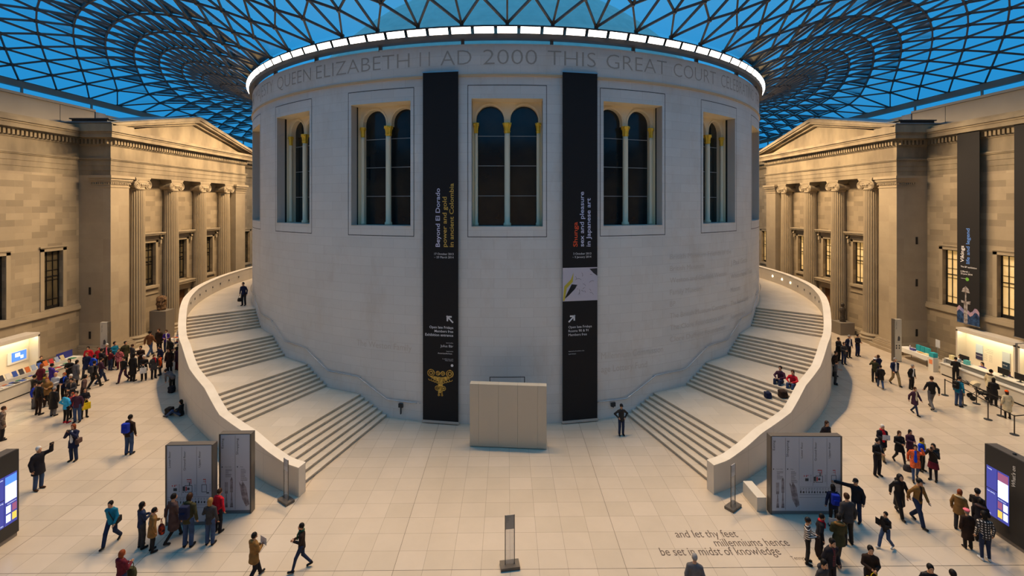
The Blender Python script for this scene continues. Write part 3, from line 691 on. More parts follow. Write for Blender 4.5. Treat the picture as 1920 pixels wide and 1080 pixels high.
def column(s, yc, label, grp):
    X = s * 30.18; t = thing('fluted_column', label, 'column', (X, yc, 0), 0, grp)
    mb = MB(); mb.box(-.86, .86, -.86, .86, 0, .22)
    pr = [(.84, .22), (.88, .30), (.88, .36), (.82, .42), (.74, .46), (.72, .52), (.78, .56), (.80, .62), (.76, .68), (.66, .72), (.64, .78)]
    mb.lathe(pr, n=32); mb.build('base', M_fac2, t)
    mb = MB(); N = 12; fl = lambda k, z: (1.0, .92, .88, .92)[k % 4]
    mb.lathe([(.62 - .09 * (i / N) ** 1.6, .78 + (12.55 - .78) * i / N) for i in range(N + 1)], n=88, rfun=fl); mb.build('shaft', M_fac2, t)
    mb = MB(); mb.lathe([(.53, 12.5), (.57, 12.56), (.57, 12.62), (.54, 12.66), (.62, 12.86), (.66, 12.98), (.60, 13.06)], n=28)
    mb.box(-.56, .40, -.66, .66, 13.14, 13.30) if s > 0 else mb.box(-.40, .56, -.66, .66, 13.14, 13.30); mb.box(-.58, .40, -.70, .70, 13.30, 13.40) if s > 0 else mb.box(-.40, .58, -.70, .70, 13.30, 13.40); mb.box(-.60, .40, -.76, .76, 13.40, 13.50) if s > 0 else mb.box(-.40, .60, -.76, .76, 13.40, 13.50)
    for q in (-1, 1):     # volutes: cushion roll front to back with spirals on both faces
        yv = q * .56; zv = 12.92
        mb.tube([(-.56, yv, zv), (-.3, yv, zv), (0, yv, zv), (.3, yv, zv), (.56, yv, zv)], [.34, .27, .22, .27, .34], 20)
        for fx in (-.57, .57):
            pts = []
            for i in range(26): a = PI / 2 + q * (-1) * i * PI * 2 / 11; r = .31 - .27 * i / 25; pts.append((fx, yv + r * math.cos(a), zv + r * math.sin(a)))
            mb.tube(pts, [.045 - .022 * i / 25 for i in range(26)], 5); mb.sphere((fx, yv, zv), .05, n=8, m=6)
    for fx in (-.56, .56): mb.box(fx - .02, fx + .02, -.56, .56, 13.08, 13.20)
    for i in range(3): mb.sphere((-s * .60, -.2 + .2 * i, 12.95), .085, n=8, m=6)
    mb.build('capital', M_fac2, t)
def facade(s, nm):
    lit = s > 0
    # ---- main wall either side of the portico
    wins = [(yc - .66, yc + .66, 3.98, 8.05) for yc in (-13.25, -16.95, -20.65, -24.35)]
    wins2 = [(yc - .66, yc + .66, 4.2, 8.05) for yc in (10.4, 14.1, 17.8)]
    mb = MB(); grid_wall(mb, XW, -51, PY0, 0, 13.5, wins, .32, s); grid_wall(mb, XW, PY1, 40, 0, 13.5, wins2, .32, s)
    wall = struct(mb.build('wall_%s' % nm, M_fac))
    for w_ in wins: sash(s, XW, (w_[0] + w_[1]) / 2, w_[2], w_[3], 1.32, lit, sill=False)
    for w_ in wins2: sash(s, XW, (w_[0] + w_[1]) / 2, w_[2], w_[3], 1.32, lit)
    mb = MB()
    for z0, z1, p in ((3.45, 3.55, .05), (3.55, 3.82, .16), (3.82, 3.96, .10)): mb.box(s * (XW - p), s * XW, -51, PY0, z0, z1)
    struct(mb.build('trim_%s_string_course' % nm, M_fac2))
    mb = MB()
    for a, b in ((-51, PY0), (PY1, 40)):
        for z0, z1, p in ((0, .28, .32), (.28, .55, .20), (.55, .66, .12)): mb.box(s * (XW - p), s * XW, a, b, z0, z1)
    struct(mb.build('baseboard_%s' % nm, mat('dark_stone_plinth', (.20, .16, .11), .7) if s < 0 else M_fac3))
    mb = MB(); entab(mb, XW, -51, PY0, s, XW + 1); entab(mb, XW, PY1, 40, s, XW + 1); dentils(mb, XW, -30, PY0, s); dentils(mb, XW, PY1, 16, s)
    mb.box(s * (XW - .45), s * (XW + 2), -51, PY0, 16.92, 17.12); mb.box(s * (XW - .45), s * (XW + 2), PY1, 40, 16.92, 17.12)
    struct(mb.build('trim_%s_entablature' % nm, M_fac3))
    # ---- attic above, with coping
    mb = MB(); mb.box(s * 33.0, s * 33.6, -51, -8.9, 17.0, 18.72); mb.box(s * 32.9, s * 33.7, -51, -8.9, 18.72, 18.9)
    mb.box(s * 34.4, s * 35, -8.9, 40, 17.0, 19.0); mb.box(s * 32.97, s * 33.0, -11.7, -11.64, 17.1, 18.75)
    struct(mb.build('wall_%s_attic' % nm, M_att))
    mb = MB(); mb.box(s * 32.2, s * 37, -51, 40, 16.6, 16.98); struct(mb.build('trim_%s_gutter' % nm, M_lead))
    # ---- portico: recessed wall, antae, entablature, pediment
    bays = (-6.4, -2.6, 1.2)
    holes = [(y - .66, y + .66, 4.35, 8.05) for y in bays] + [(-2.6 - .8, -2.6 + .8, 0, 3.35)]
    mb = MB(); grid_wall(mb, XB, PY0 + .3, PY1 - .3, 0, 13.5, holes, .32, s); struct(mb.build('wall_%s_portico' % nm, M_fac))
    for y in bays: sash(s, XB, y, 4.35, 8.05, 1.32, lit, hood=True, sill=(y != -2.6))
    mb = MB()    # doorway surround under the middle window
    for a, b in ((-2.6 - 1.12, -2.6 - .8), (-2.6 + .8, -2.6 + 1.12)): mb.box(s * (XB - .08), s * XB, a, b, 0, 3.65)
    mb.box(s * (XB - .08), s * XB, -3.4, -1.8, 3.35, 3.65); mb.box(s * (XB - .12), s * XB, -3.75, -1.45, 3.65, 3.95); mb.box(s * (XB - .45), s * XB, -4.1, -1.1, 3.95, 4.12); mb.box(s * (XB - .5), s * XB, -4.15, -1.05, 4.12, 4.22)
    d = struct(mb.build('door_%d' % (1 if s < 0 else 2), M_fac2))
    mb = MB(); mb.box(s * (XB + .28), s * (XB + .33), -3.4, -1.8, 0, 3.35)
    for i in range(2):
        for z0, z1 in ((.25, 1.5), (1.7, 3.1)): mb.box(s * (XB + .25), s * (XB + .28), -3.28 + .8 * i, -2.72 + .8 * i, z0, z1)
    mb.build('door_leaf', M_door, d)
    mb = MB()     # sunk panels under the other windows, base mouldings
    for y in (bays[0], bays[2]): mb.box(s * (XB - .06), s * XB, y - .95, y + .95, 3.62, 3.74)
    for z0, z1, p in ((0, .3, .3), (.3, .5, .2), (.5, .6, .1)):
        mb.box(s * (XB - p), s * XB, PY0 + .3, -3.75, z0, z1); mb.box(s * (XB - p), s * XB, -1.4, PY1 - .3, z0, z1)
    struct(mb.build('baseboard_%s_portico' % nm, M_fac2))
    for y0, y1, w_ in ((PY0, -9.7, 'near'), (4.25, PY1, 'far')):
        mb = MB(); u = [(y0, 0), (y1, 0), (y1, 12.6), (y0, 12.6)]
        mb.quad((s * XF, y0, 0), (s * XF, y1, 0), (s * XF, y1, 13.5), (s * XF, y0, 13.5), [(y0 * .62, 0), (y1 * .62, 0), (y1 * .62, 13.5), (y0 * .62, 13.5)])
        for yy in (y0, y1): mb.quad((s * XF, yy, 0), (s * (XW + .2), yy, 0), (s * (XW + .2), yy, 13.5), (s * XF, yy, 13.5), [(XF * .62, 0), ((XW + .2) * .62, 0), ((XW + .2) * .62, 13.5), (XF * .62, 13.5)])
        for z0, z1, p in ((0, .25, .42), (.25, .50, .30), (.50, .62, .24), (.62, .74, .16), (.74, .80, .08), (12.62, 12.70, .04), (12.98, 13.06, .07), (13.06, 13.14, .13), (13.14, 13.30, .18), (13.30, 13.50, .26)):
            mb.box(s * (XF - p), s * (XF + 1.45 if z0 > 5 else XW), y0 - p, y1 + p, z0, z1)
        n = 12
        for i in range(n): y = y0 - .1 + (i + .25) * (y1 - y0 + .2) / n; mb.box(s * (XF - .10), s * XF, y, y + .08, 12.86, 12.97)
        for i in range(9):
            x = XF + .05 + i * .16
            mb.box(s * x, s * (x + .08), y0 - .10, y0, 12.86, 12.97)
        struct(mb.build('wall_%s_pilaster_%s' % (nm, w_), stone('pilaster_stone', (.38, .31, .21), (.33, .265, .18), 1.1, 1.25, (.36, .29, .19), .005, 0, .8, noise=.12, nscale=.4) if 'pilaster_stone' not in MATS else MATS['pilaster_stone']))
    for z in (.6, 4.4, 7.6) if s > 0 else (.6, 3.9):       # narrow dark slots in the corner return
        mb = MB(); mb.box(s * 31.05, s * 31.2, PY0 - .03, PY0 - .01, z + .7, z + 1.25)
        tag(mb.build('wall_light', M_black), 'narrow black wall light on the shadowed corner of the %s portico, at %s' % (nm, {.6: 'the lowest level', 3.9: 'the upper level', 4.4: 'the middle level', 7.6: 'the highest level'}[z]), 'light')
    mb = MB(); entab(mb, XF, PY0, PY1, s, XW + .5, deep=True); dentils(mb, XF, PY0, PY1, s)
    x0, x1 = sorted((s * XF, s * XW)); dentils_y(mb, PY0, x0, x1)
    for yy in (PY0 - .78,): mb.box(s * (XF - .78), s * (XW + 1), yy, PY0 + 1.2, 16.92, 17.22)
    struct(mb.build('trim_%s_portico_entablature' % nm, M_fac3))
    # pediment
    ya, yb, za = PY0 - .78, PY1 + .78, 19.5; ym = (ya + yb) / 2 + .15; mb = MB()
    mb.prism([(s * (XF + .02), ya + 1.4, 16.92), (s * (XF + .02), yb - 1.4, 16.92), (s * (XF + .02), ym, za - .55)], (s * 3.6, 0, 0))
    for (y0, z0) in ((ya, 16.92), (yb, 16.92)):
        d = 1 if y0 < ym else -1
        for p, t0, t1 in ((.78, .0, .30), (.66, .30, .50), (.30, .50, .72)):      # raking cornice, stepped back downwards
            mb.prism([(s * (XF - p), y0, z0 + .35 - t0 * .5), (s * (XF - p), ym, za - t0), (s * (XF - p), ym, za - t1), (s * (XF - p), y0 + d * .1, z0 + .35 - t1 * .5 - .02)], (s * (p + 3.4), 0, 0))
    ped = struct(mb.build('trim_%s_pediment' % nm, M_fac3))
    mb = MB(); 
    for (y0, z0) in ((ya, 17.3), (yb, 17.3)): mb.prism([(s * (XF - .72), y0, z0), (s * (XF - .72), ym, za + .03), (s * (XF - .72), ym, za + .08), (s * (XF - .72), y0, z0 + .05)], (s * 5.2, 0, 0))
    struct(mb.build('trim_%s_portico_roof' % nm, M_lead))
    mb = MB(); mb.box(s * 29.6, s * 32.2, PY0 - .3, PY0 + 1.0, 17.22, 17.62); mb.box(s * 29.4, s * 32.3, PY0 - .4, PY0 + 1.1, 17.62, 17.70)
    tag(mb.build('roof_housing', M_dark), 'low dark metal roof housing on the near corner of the %s portico' % nm, 'roof box')
    mb = MB(); mb.box(s * 33.0, s * 34.0, -8.8, -7.9, 17.0, 18.75)
    tag(mb.build('roof_cabinet', M_lead), 'upright grey metal cabinet on the roof behind the %s pediment' % nm, 'roof box')
    for i, yc in enumerate((-8.3, -4.5, -.7, 3.1)):
        column(s, yc, 'fluted stone column with scrolled capital, %s of four in the %s portico' % (('nearest', 'second nearest', 'third nearest', 'farthest')[i], nm), 'portico columns, %s side' % nm)
facade(-1, 'left'); facade(1, 'right')
mb = MB(); mb.quad((-37, 40, 0), (37, 40, 0), (37, 40, 19), (-37, 40, 19), [(-37, 0), (37, 0), (37, 19), (-37, 19)]); struct(mb.build('wall_back', M_fac))
mb = MB(); mb.quad((-37, -51.05, 0), (37, -51.05, 0), (37, -51.05, 19), (-37, -51.05, 19), [(-37, 0), (37, 0), (37, 19), (-37, 19)]); struct(mb.build('wall_front', M_fac))
# ================================================================= FREESTANDING SIGNS
M_panel = mat('pale_grey_panel', (.48, .50, .56), .45); M_pedge = mat('bronze_grey_edge', (.13, .115, .10), .4, .4); M_ink = mat('grey_black_print', (.05, .05, .055), .7)
M_pbase = mat('grey_panel_foot', (.17, .18, .19), .5); M_pink = mat('red_map_print', (.55, .08, .07), .7); M_silv = noisy('printed_silver', (.12, .10, .11), (.34, .31, .33), 6, .6)
def upright(t, name, rows, m, y, bold=0.0, parent=None):
    mb = MB()
    for s, x, z, h, L in rows: lay(mb, s, (x, y, z), (0, 0, 1), (-1, 0, 0), h, width=L, bold=bold)
    return mb.build(name, m, parent or t)
def eating_board(t, x0, w, H, y):        # two columns with cutlery and a napkin
    c = w / 2
    upright(t, 'eating_heading', [('Eating', x0 + .11, H - .52, .085, .36)], M_ink, y); upright(t, 'shopping_heading', [('Shopping', x0 + c + .11, H - .76, .085, .60)], M_ink, y)
    mb = MB(); mb.box(x0 + c - .004, x0 + c + .004, y, y + .002, .16, H - .06); rr = random.Random(2)
    for cx, n in ((x0 + .18, 7), (x0 + c + .2, 10)):
        lay(mb, 'Court Cafes' if n == 7 else 'Shops', (cx - .02, y, H - 1.22), (1, 0, 0), (0, 0, 1), .035)
        for i in range(n): mb.box(cx, cx + rr.uniform(.10, .24), y, y + .002, H - 1.30 - .045 * i, H - 1.29 - .045 * i)
        disc(mb, cx - .12, H - 1.205, .022, y)
    mb.build('small_print', M_ink, t)
    mb = MB(); f = x0 + .21; b = .24
    mb.poly([(f - .014, y, b + .5), (f + .014, y, b + .5), (f + .05, y, b), (f - .05, y, b)]); mb.box(f - .05, f + .05, y, y + .002, b + .50, b + .60)
    for q in (-.045, -.015, .015, .045): mb.box(f + q - .008, f + q + .008, y, y + .002, b + .6, b + .92)
    k = x0 + .40; mb.poly([(k - .014, y, b + .55), (k + .014, y, b + .55), (k + .055, y, b), (k - .055, y, b)]); mb.poly([(k - .05, y, b + .55), (k + .05, y, b + .55), (k + .045, y, b + 1.0), (k, y, b + 1.12), (k - .045, y, b + 1.0)])
    mb.build('cutlery_print', M_silv, t)
    mb = MB(); n = x0 + c + .2; mb.poly([(n - .06, y, b + .94), (n + .02, y, b + .8), (n + .06, y, b + .96), (n + .20, y, b + .72), (n + .31, y, b + .1), (n + .19, y, b + .02), (n + .05, y, b + .3)])
    mb.build('napkin_print', M_silv, t)
def floor_board(t, x0, w, H, y):
    c = w / 3
    for i, (s, L) in enumerate((('Lower floor', .58), ('Ground floor', .68), ('Upper floor', .58))):
        upright(t, 'floor_heading', [(s, x0 + c * i + .13, H - .22 - L, .075, L)], M_ink, y)
    mb = MB()
    for i in (1, 2): mb.box(x0 + c * i - .003, x0 + c * i + .003, y, y + .002, 1.05, H - .06)
    for z in (1.0, .72, .62): mb.box(x0 + .02, x0 + w - .02, y, y + .002, z, z + .006)
    rr = random.Random(5)
    for i in range(14):
        x = x0 + .06 + i * (w - .1) / 14; a = rr.uniform(.015, .035); mb.poly([(x - a, y, .78), (x + a, y, .78), (x + a * rr.uniform(.3, 1), y, .86), (x + rr.uniform(-.01, .01), y, .78 + rr.uniform(.07, .11)), (x - a * rr.uniform(.3, 1), y, .85)])
        for k in range(3): mb.box(x - .03, x + rr.uniform(0, .04), y, y + .002, .905 + .025 * k, .911 + .025 * k)
    mx = x0 + c * .5; mb.box(mx - .03, mx + .09, y, y + .002, 1.22, 1.32)
    gx = x0 + c * 1.45
    for p in ((-.14, .0, .10, .14), (-.10, .10, .04, .30), (-.05, .05, 0, .05)): pass
    mb.box(gx - .13, gx + .13, y, y + .002, 1.17, 1.185); mb.box(gx - .13, gx + .13, y, y + .002, 1.40, 1.415); mb.box(gx - .13, gx - .115, y, y + .002, 1.17, 1.41); mb.box(gx + .115, gx + .13, y, y + .002, 1.17, 1.41)
    disc(mb, gx, 1.29, .045, y); mb.box(gx - .2, gx - .13, y, y + .002, 1.22, 1.38); mb.box(gx + .02, gx + .05, y, y + .002, 1.41, 1.52); mb.box(gx - .2, gx - .17, y, y + .002, 1.16, 1.2)
    ux = x0 + c * 2.5
    mb.box(ux - .09, ux + .09, y, y + .002, 1.17, 1.185); mb.box(ux - .09, ux + .09, y, y + .002, 1.42, 1.435); mb.box(ux - .09, ux - .075, y, y + .002, 1.17, 1.43); mb.box(ux + .075, ux + .09, y, y + .002, 1.17, 1.43); mb.box(ux + .08, ux + .17, y, y + .002, 1.12, 1.16)
    for xx in (mx + .15, gx + .2, ux + .18):
        for k in range(7): mb.box(xx, xx + .05, y, y + .002, 1.2 + .04 * k, 1.206 + .04 * k)
    mb.build('floor_plan', M_ink, t)
    mb = MB()
    for xx, q in ((gx, 1), (ux, .6)):
        mb.box(xx - .06 * q, xx + .1 * q, y - .001, y, 1.60, 1.63); mb.box(xx - .05 * q, xx + .1 * q, y - .001, y, 1.53, 1.545); mb.box(xx + .08 * q, xx + .1 * q, y - .001, y, 1.45, 1.62)
    mb.box(gx - .10, gx - .05, y - .001, y, 1.22, 1.37); mb.box(mx - .08, mx - .05, y - .001, y, 1.38, 1.43); mb.box(mx, mx + .03, y - .001, y, 1.37, 1.43); mb.box(mx, mx + .1, y - .001, y, 1.42, 1.435)
    mb.build('floor_plan_red', M_pink, t)
def board(name, label, x, y, w, H, d, kinds, rz=0):
    t = thing(name, label, 'sign', (x, y, 0), rz); k = 0
    for kind, ww in kinds:
        mb = MB(); mb.box(k + .004, k + ww - .004, 0, d, .13, H - .03); mb.build('face_panel', M_panel, t)
        (eating_board if kind == 'eat' else floor_board)(t, k, ww, H, -.003); k += ww
    mb = MB(); mb.box(-.05, 0, -.01, d + .02, 0, H); mb.box(w, w + .05, -.01, d + .02, 0, H); mb.box(-.05, w + .05, d, d + .03, 0, H); mb.box(0, w, .01, d, H - .03, H); mb.build('edge_frame', M_pedge, t)
    mb = MB(); mb.box(0, w, .01, d, 0, .13); mb.build('foot', M_pbase, t)
    return t
board('directory_sign', 'tall grey three-column floor plan sign at the lower left, crowd reading it', -11.98, -29.42, 1.55, 2.84, .22, (('floor', 1.55),), R(1))
board('directory_sign', 'tall grey eating and shopping sign with cutlery picture, beside the left stair wall', -10.48, -28.82, 1.06, 2.92, .22, (('eat', 1.06),), R(1))
board('directory_sign', 'wide grey sign with both cutlery picture and floor plans, right of the right stair end', 9.66, -29.05, 2.50, 2.86, .22, (('eat', .99), ('floor', 1.51)), R(-1))
mb = MB(); mb.box(0, .35, 0, 1.0, 0, .52); tag(mb.build('bench_block', mat('white_block', (.62, .58, .50), .5), loc=(9.20, -28.9, 0)), 'low white block beside the left edge of the wide grey sign', 'block')
def small_sign(label, x, y, rz, txt, grey=False):
    t = thing('notice_stand', label, 'sign', (x, y, 0), rz)
    mb = MB(); mb.box(-.30, .30, -.17, .17, 0, .10); mb.build('base', M_pedge, t)
    for q in (-.145, .145): mb = MB(); mb.box(q - .012, q + .012, -.012, .012, .10, 1.62); mb.build('upright', M_pedge, t)
    mg_ = mat('clear_acrylic', (.62, .62, .6), .15, alpha=.3); bsdf(mg_).inputs['Alpha'].default_value = .22
    mb = MB(); mb.box(-.133, .133, -.004, .004, .10, 1.18); mb.build('clear_panel', mg_, t)
    mb = MB(); mb.box(-.133, .133, -.006, .006, 1.18, 1.62); p = mb.build('notice', mat('grey_notice', (.30, .29, .27), .5) if grey else mat('white_notice', (.55, .55, .56), .5), t)
    mb = MB()
    for i, s in enumerate(txt): lay(mb, s, (-.11, -.008, 1.55 - i * .05), (1, 0, 0), (0, 0, 1), .026)
    mb.build('notice_text', M_ink, p)
small_sign('slim notice stand with clear panel beside the left stair end post', -8.42, -28.15, R(-35), ('The stairs', 'to the', 'Reading Room', 'and restaurant', 'are open daily'))
small_sign('slim notice stand with clear panel beside the right stair end post', 8.42, -28.68, R(35), ('The stairs', 'to the', 'Reading Room', 'and restaurant', 'are open daily'))
small_sign('slim notice stand alone in the middle foreground', .08, -31.35, R(8), ('Welcome', 'Please', 'queue', 'here'), True)
def pillar_sign(label, x, y, side):
    t = thing('pillar_sign', label, 'sign', (x, y, 0)); M_p = mat('cream_sign_face', (.50, .47, .40), .5)
    mb = MB(); mb.box(-.25, .25, 0, .16, .05, 3.05); mb.build('face_panel', M_p, t)
    mb = MB(); mb.box(side * .25, side * .33, -.01, .2, 0, 3.07); mb.box(-.25, .25, 0, .16, 0, .05); mb.build('dark_edge', M_pedge, t)
    upright(t, 'side_lettering', [('West Gallery' if side > 0 else 'East Gallery', -.1, 2.35, .08, .55)], M_ink, -.004)
    mb = MB(); rr = random.Random(3); mb.poly([(-.05, -.004, 1.5), (.12, -.004, 1.5), (.14, -.004, 1.72), (.07, -.004, 1.86), (-.02, -.004, 1.8)])
    lay(mb, 'Galleries', (-.17, -.004, 1.38), (1, 0, 0), (0, 0, 1), .06)
    for i in range(2):
        for j in range(2): mb.poly([(-.16 + .2 * i, -.004, 1.22 - .17 * j), (-.06 + .2 * i, -.004, 1.2 - .17 * j), (-.09 + .2 * i, -.004, 1.08 - .17 * j), (-.18 + .2 * i, -.004, 1.12 - .17 * j)])
    mb.build('pictograms', M_ink, t); return t
pillar_sign('tall slim cream pillar sign standing before the left portico corner', -28.3, -13.4, 1)
pillar_sign('tall slim cream pillar sign standing before the right portico corner', 28.15, -13.15, -1)

# ================================================================= SCREEN WALLS
M_scrblk = mat('charcoal_gloss', (.030, .028, .027), .3); M_blue = mat('lit_screen_blue', (.02, .02, .1), .4, emit=(.05, .06, .34), es=1.0)
M_swht = mat('lit_screen_white', (.3, .3, .3), .4, emit=(.72, .82, 1), es=1.35); M_sorg = mat('lit_screen_ochre', (.3, .2, 0), .4, emit=(.9, .65, .12), es=1.0)
M_sblk = mat('dark_screen_tile', (.02, .02, .02), .4); M_ssky = mat('lit_screen_sky', (.02, .05, .2), .4, emit=(.10, .30, .85), es=1.1); M_spur = mat('lit_screen_plum', (.1, .02, .05), .4, emit=(.32, .10, .20), es=1)
def whats_on(s, label):
    t = thing('screen_wall', label, 'screen', (s * 16.72, -29.80, 0))
    L = 3.9; x0, x1 = (0, .42) if s > 0 else (-.42, 0)
    mb = MB(); mb.box(x0, x1, -L, 0, .14, 2.95); mb.build('casing', M_scrblk, t)
    mb = MB(); mb.box(x0 + .03, x1 - .03, -L + .02, -.03, 0, .14); mb.build('foot', mat('grey_stone_foot', (.22, .19, .16), .6), t)
    mb = MB(); mb.box(x0 + .03, x1 - .03, -L + .03, -.03, 2.95, 2.965); mb.build('top_cap', M_pedge, t)
    for yv in (-.75, -1.6, -2.5): mb = MB(); mb.lathe([(.05, 0), (.05, .05), (.03, .06)], ((x0 + x1) / 2, yv, 2.965), 10); mb.build('fixing', M_dark, t)
    f = -s * .012
    def P(y0, y1, z0, z1, m, nm): mb = MB(); mb.box(f, f + s * .014, -y0, -y1, z0, z1); return mb.build(nm, m, t)
    a, b = 1.0, 2.3   # the two screen columns: heading column at the far edge, pictures nearer
    ba, bb, pa, pb = (.07, .40, .42, .77) if s > 0 else (.47, .85, .07, .45)
    P(ba, bb, 1.50, 2.25, M_blue, 'heading_screen'); P(ba, bb, .58, 1.47, M_blue, 'heading_screen'); sc = P(pa, pb, .58, 2.25, M_blue, 'picture_screen')
    f *= 1.25; m_ = (pa + pb) / 2
    def Q(y0, y1, z0, z1, m, nm): mb = MB(); mb.box(f, f + s * .004, -y0, -y1, z0, z1); mb.build(nm, m, sc)
    Q(pa + .015, pb - .015, 1.36, 1.93, M_swht, 'page_tile'); Q(pa + .015, pb - .015, 1.93, 2.2, M_ssky if s < 0 else M_spur, 'picture_tile')
    for i, (y0, z0) in enumerate(((pa + .015, .98), (m_ + .01, .98), (pa + .015, .68), (m_ + .01, .68))): Q(y0, y0 + .14, z0, z0 + .24, (M_spur, M_swht, M_sorg, M_swht)[i], 'thumbnail_tile')
    mb = MB(); ux = Vector((0, -1, 0)) if s > 0 else Vector((0, 1, 0))
    def W(txt, y0, y1, z, h): lay(mb, txt, (f * 1.1, -y0 if s > 0 else -y1, z), ux, (0, 0, 1), h, width=(y1 - y0))
    W('Today', ba + .03, ba + .18, 2.15, .05); W('Late opening', ba + .03, bb - .06, 1.38, .05); W('Exhibitions', pa + .03, pb - .08, 1.27, .04); W('Talks', ba + .03, ba + .15, .63, .045)
    mb.build('screen_text', M_swht, t)
    mb = MB(); lay(mb, "What's on", (f, -.97, 1.98) if s > 0 else (f, -1.0, 1.98), (0, 0, 1), (0, 1, 0) if s > 0 else (0, -1, 0), .12, width=.70, bold=.012); mb.build('heading_lettering', mat('pale_lettering', (.6, .6, .58), .6), t)
    return t
whats_on(-1, 'dark screen wall with lit blue panels at the left edge of the photo'); whats_on(1, "dark What's on screen wall with lit blue panels at the right edge")

# ================================================================= COURT WALL BANNERS (right)
def wall_banner(label, x, y0, y1, z0, z1, art):
    t = thing('exhibition_banner', label, 'banner', (x, y0, 0)); w = y0 - y1      # face towards -x, text reads upwards, left side is the far end
    mb = MB(); mb.box(-.015, .015, -w, 0, z0, z1); mb.build('cloth', M_banner, t)
    mb = MB(); mb.box(-.03, .03, -w - .02, .02, z1, z1 + .05); mb.build('top_rail', M_steel, t); mb = MB(); mb.box(-.03, .03, -w - .02, .02, z0 - .05, z0); mb.build('bottom_rail', M_steel, t)
    if art:
        f = -.02
        def T(nm, rows, m, bold=.012):
            mb = MB()
            for s, y, z, h, L in rows: lay(mb, s, (f, -y, z), (0, 0, 1), (0, 1, 0), h, width=L, bold=bold)
            mb.build(nm, m, t)
        T('title_lettering', [('Vikings', .47, 7.33, .25, 1.14)], M_wht); T('subtitle_lettering', [('life and legend', .86, 7.26, .25, 2.42)], mat('sky_blue_print', (.10, .25, .70), .7))
        def F(nm, rows, m):
            mb = MB()
            for s, y, z, h in rows: lay(mb, s, (f, -y, z), (0, -1, 0), (0, 0, 1), h, bold=.01)
            mb.build(nm, m, t)
        F('notice_lettering', [('The BP exhibition', .25, 6.98, .11), ('6 March –', .25, 6.66, .11), ('22 June 2014', .25, 6.5, .11), ('Supported by', .27, 6.2, .05)], M_wht)
        mb = MB(); mb.poly([(f, -.70 + .12 * math.cos(a * PI / 6), 6.2 + .12 * math.sin(a * PI / 6)) for a in range(12)]); mb.build('green_badge', mat('green_badge', (.15, .45, .05), .6), t)
        mb = MB(); n = 10; top = [(f - .001, -w * i / n, 3.85 + .10 * math.sin(i * 1.7) + .12 * math.sin(i * .9)) for i in range(n + 1)]
        for p, q in zip(top[:-1], top[1:]): mb.quad((f - .001, p[1], z0), (f - .001, q[1], z0), q, p)
        mb.build('sea_print', noisy('printed_sea', (.004, .012, .04), (.03, .08, .20), 5, .6), t)
        mb = MB()
        for p, q in zip(top[:-1], top[1:]): mb.quad(p, q, (q[0], q[1], q[2] + .28), (p[0], p[1], p[2] + .28))
        mb.build('horizon_print', noisy('printed_dawn', (.10, .16, .40), (.55, .32, .30), 2, .6), t)
        mb = MB(); y = -.60; g = f - .004
        mb.poly([(g, y - .13, z0 + .02), (g, y + .13, z0 + .02), (g, y + .12, 4.5), (g, y - .12, 4.5)]); mb.poly([(g, y - .30, 4.5), (g, y + .30, 4.53), (g, y + .32, 4.71), (g, y, 4.65), (g, y - .32, 4.73)])
        mb.poly([(g, y - .05, 4.65), (g, y + .05, 4.65), (g, y + .04, 5.3), (g, y - .04, 5.3)]); mb.poly([(g, y - .28, 5.27), (g, y + .28, 5.29), (g, y + .2, 5.53), (g, y, 5.72), (g, y - .2, 5.53)])
        mb.build('sword_print', noisy('printed_sword', (.16, .13, .12), (.42, .40, .40), 6, .5), t)
    return t
def yfor(px, X):   # distance down the court of the point of a wall |x| = X under pixel column px
    a = (px - 960) / 850; c, s = math.cos(.0105), math.sin(.0105); return CAM_Y + X / ((a * c + s) / (c - a * s))
wall_banner('long black banner with sword picture hanging on the right court wall', 31.5, yfor(1795, 31.5), yfor(1837, 31.5), 3.15, 16.75, True)
wall_banner('long black banner cut off by the right edge of the photo', 31.5, yfor(1902, 31.5), yfor(1902, 31.5) - 1.85, 3.15, 16.75, False)

# ================================================================= LIT DESK ALCOVES
M_alc = mat('white_alcove_lining', (.80, .72, .58), .6); M_alf = mat('white_alcove_frame', (.62, .56, .47), .6)
def alcove(s, label):
    X0, X1, Z = 31.0, 31.93, 2.72; ys, ye = (-15.1, -27.5) if s < 0 else (-14.5, -18.1)
    t = thing('desk_alcove', label, 'wall unit', (s * X0, ys, 0)); o = lambda x, y, z: (s * (x - X0), y - ys, z)
    mb = MB()
    def bx(mb, x0, x1, y0, y1, z0, z1): a, b = o(x0, y0, z0), o(x1, y1, z1); mb.box(a[0], b[0], a[1], b[1], a[2], b[2])
    segs = [(ys, ye)] if s < 0 else [(-14.5, -18.15), (-18.3, -27.5)]
    for a, b in segs:
        bx(mb, X0, X1, a, a - .10, 0, Z); bx(mb, X0, X1, b, b + .10, 0, Z); bx(mb, X0, X1, a, b, Z, Z + .14)
        bx(mb, X0, X0 + .05, a, b, Z - .10, Z)
    mb.build('frame', M_alf, t)
    mb = MB()
    for a, b in segs: bx(mb, X0 + .62, X1, a - .1, b + .1, 0, Z)
    mb.build('back_panel', M_alc, t)
    for a, b in segs:
        mb = MB(); bx(mb, X0 + .08, X0 + .26, a - .15, b + .15, Z - .05, Z); mb.build('strip_light', mat('alcove_tube', (1, 1, 1), .5, emit=(1, .84, .50), es=23), t)
    return t
alL = alcove(-1, 'long lit white alcove behind the bookshop counter on the left wall'); alR = alcove(1, 'long lit white alcove behind the information desk on the right wall')
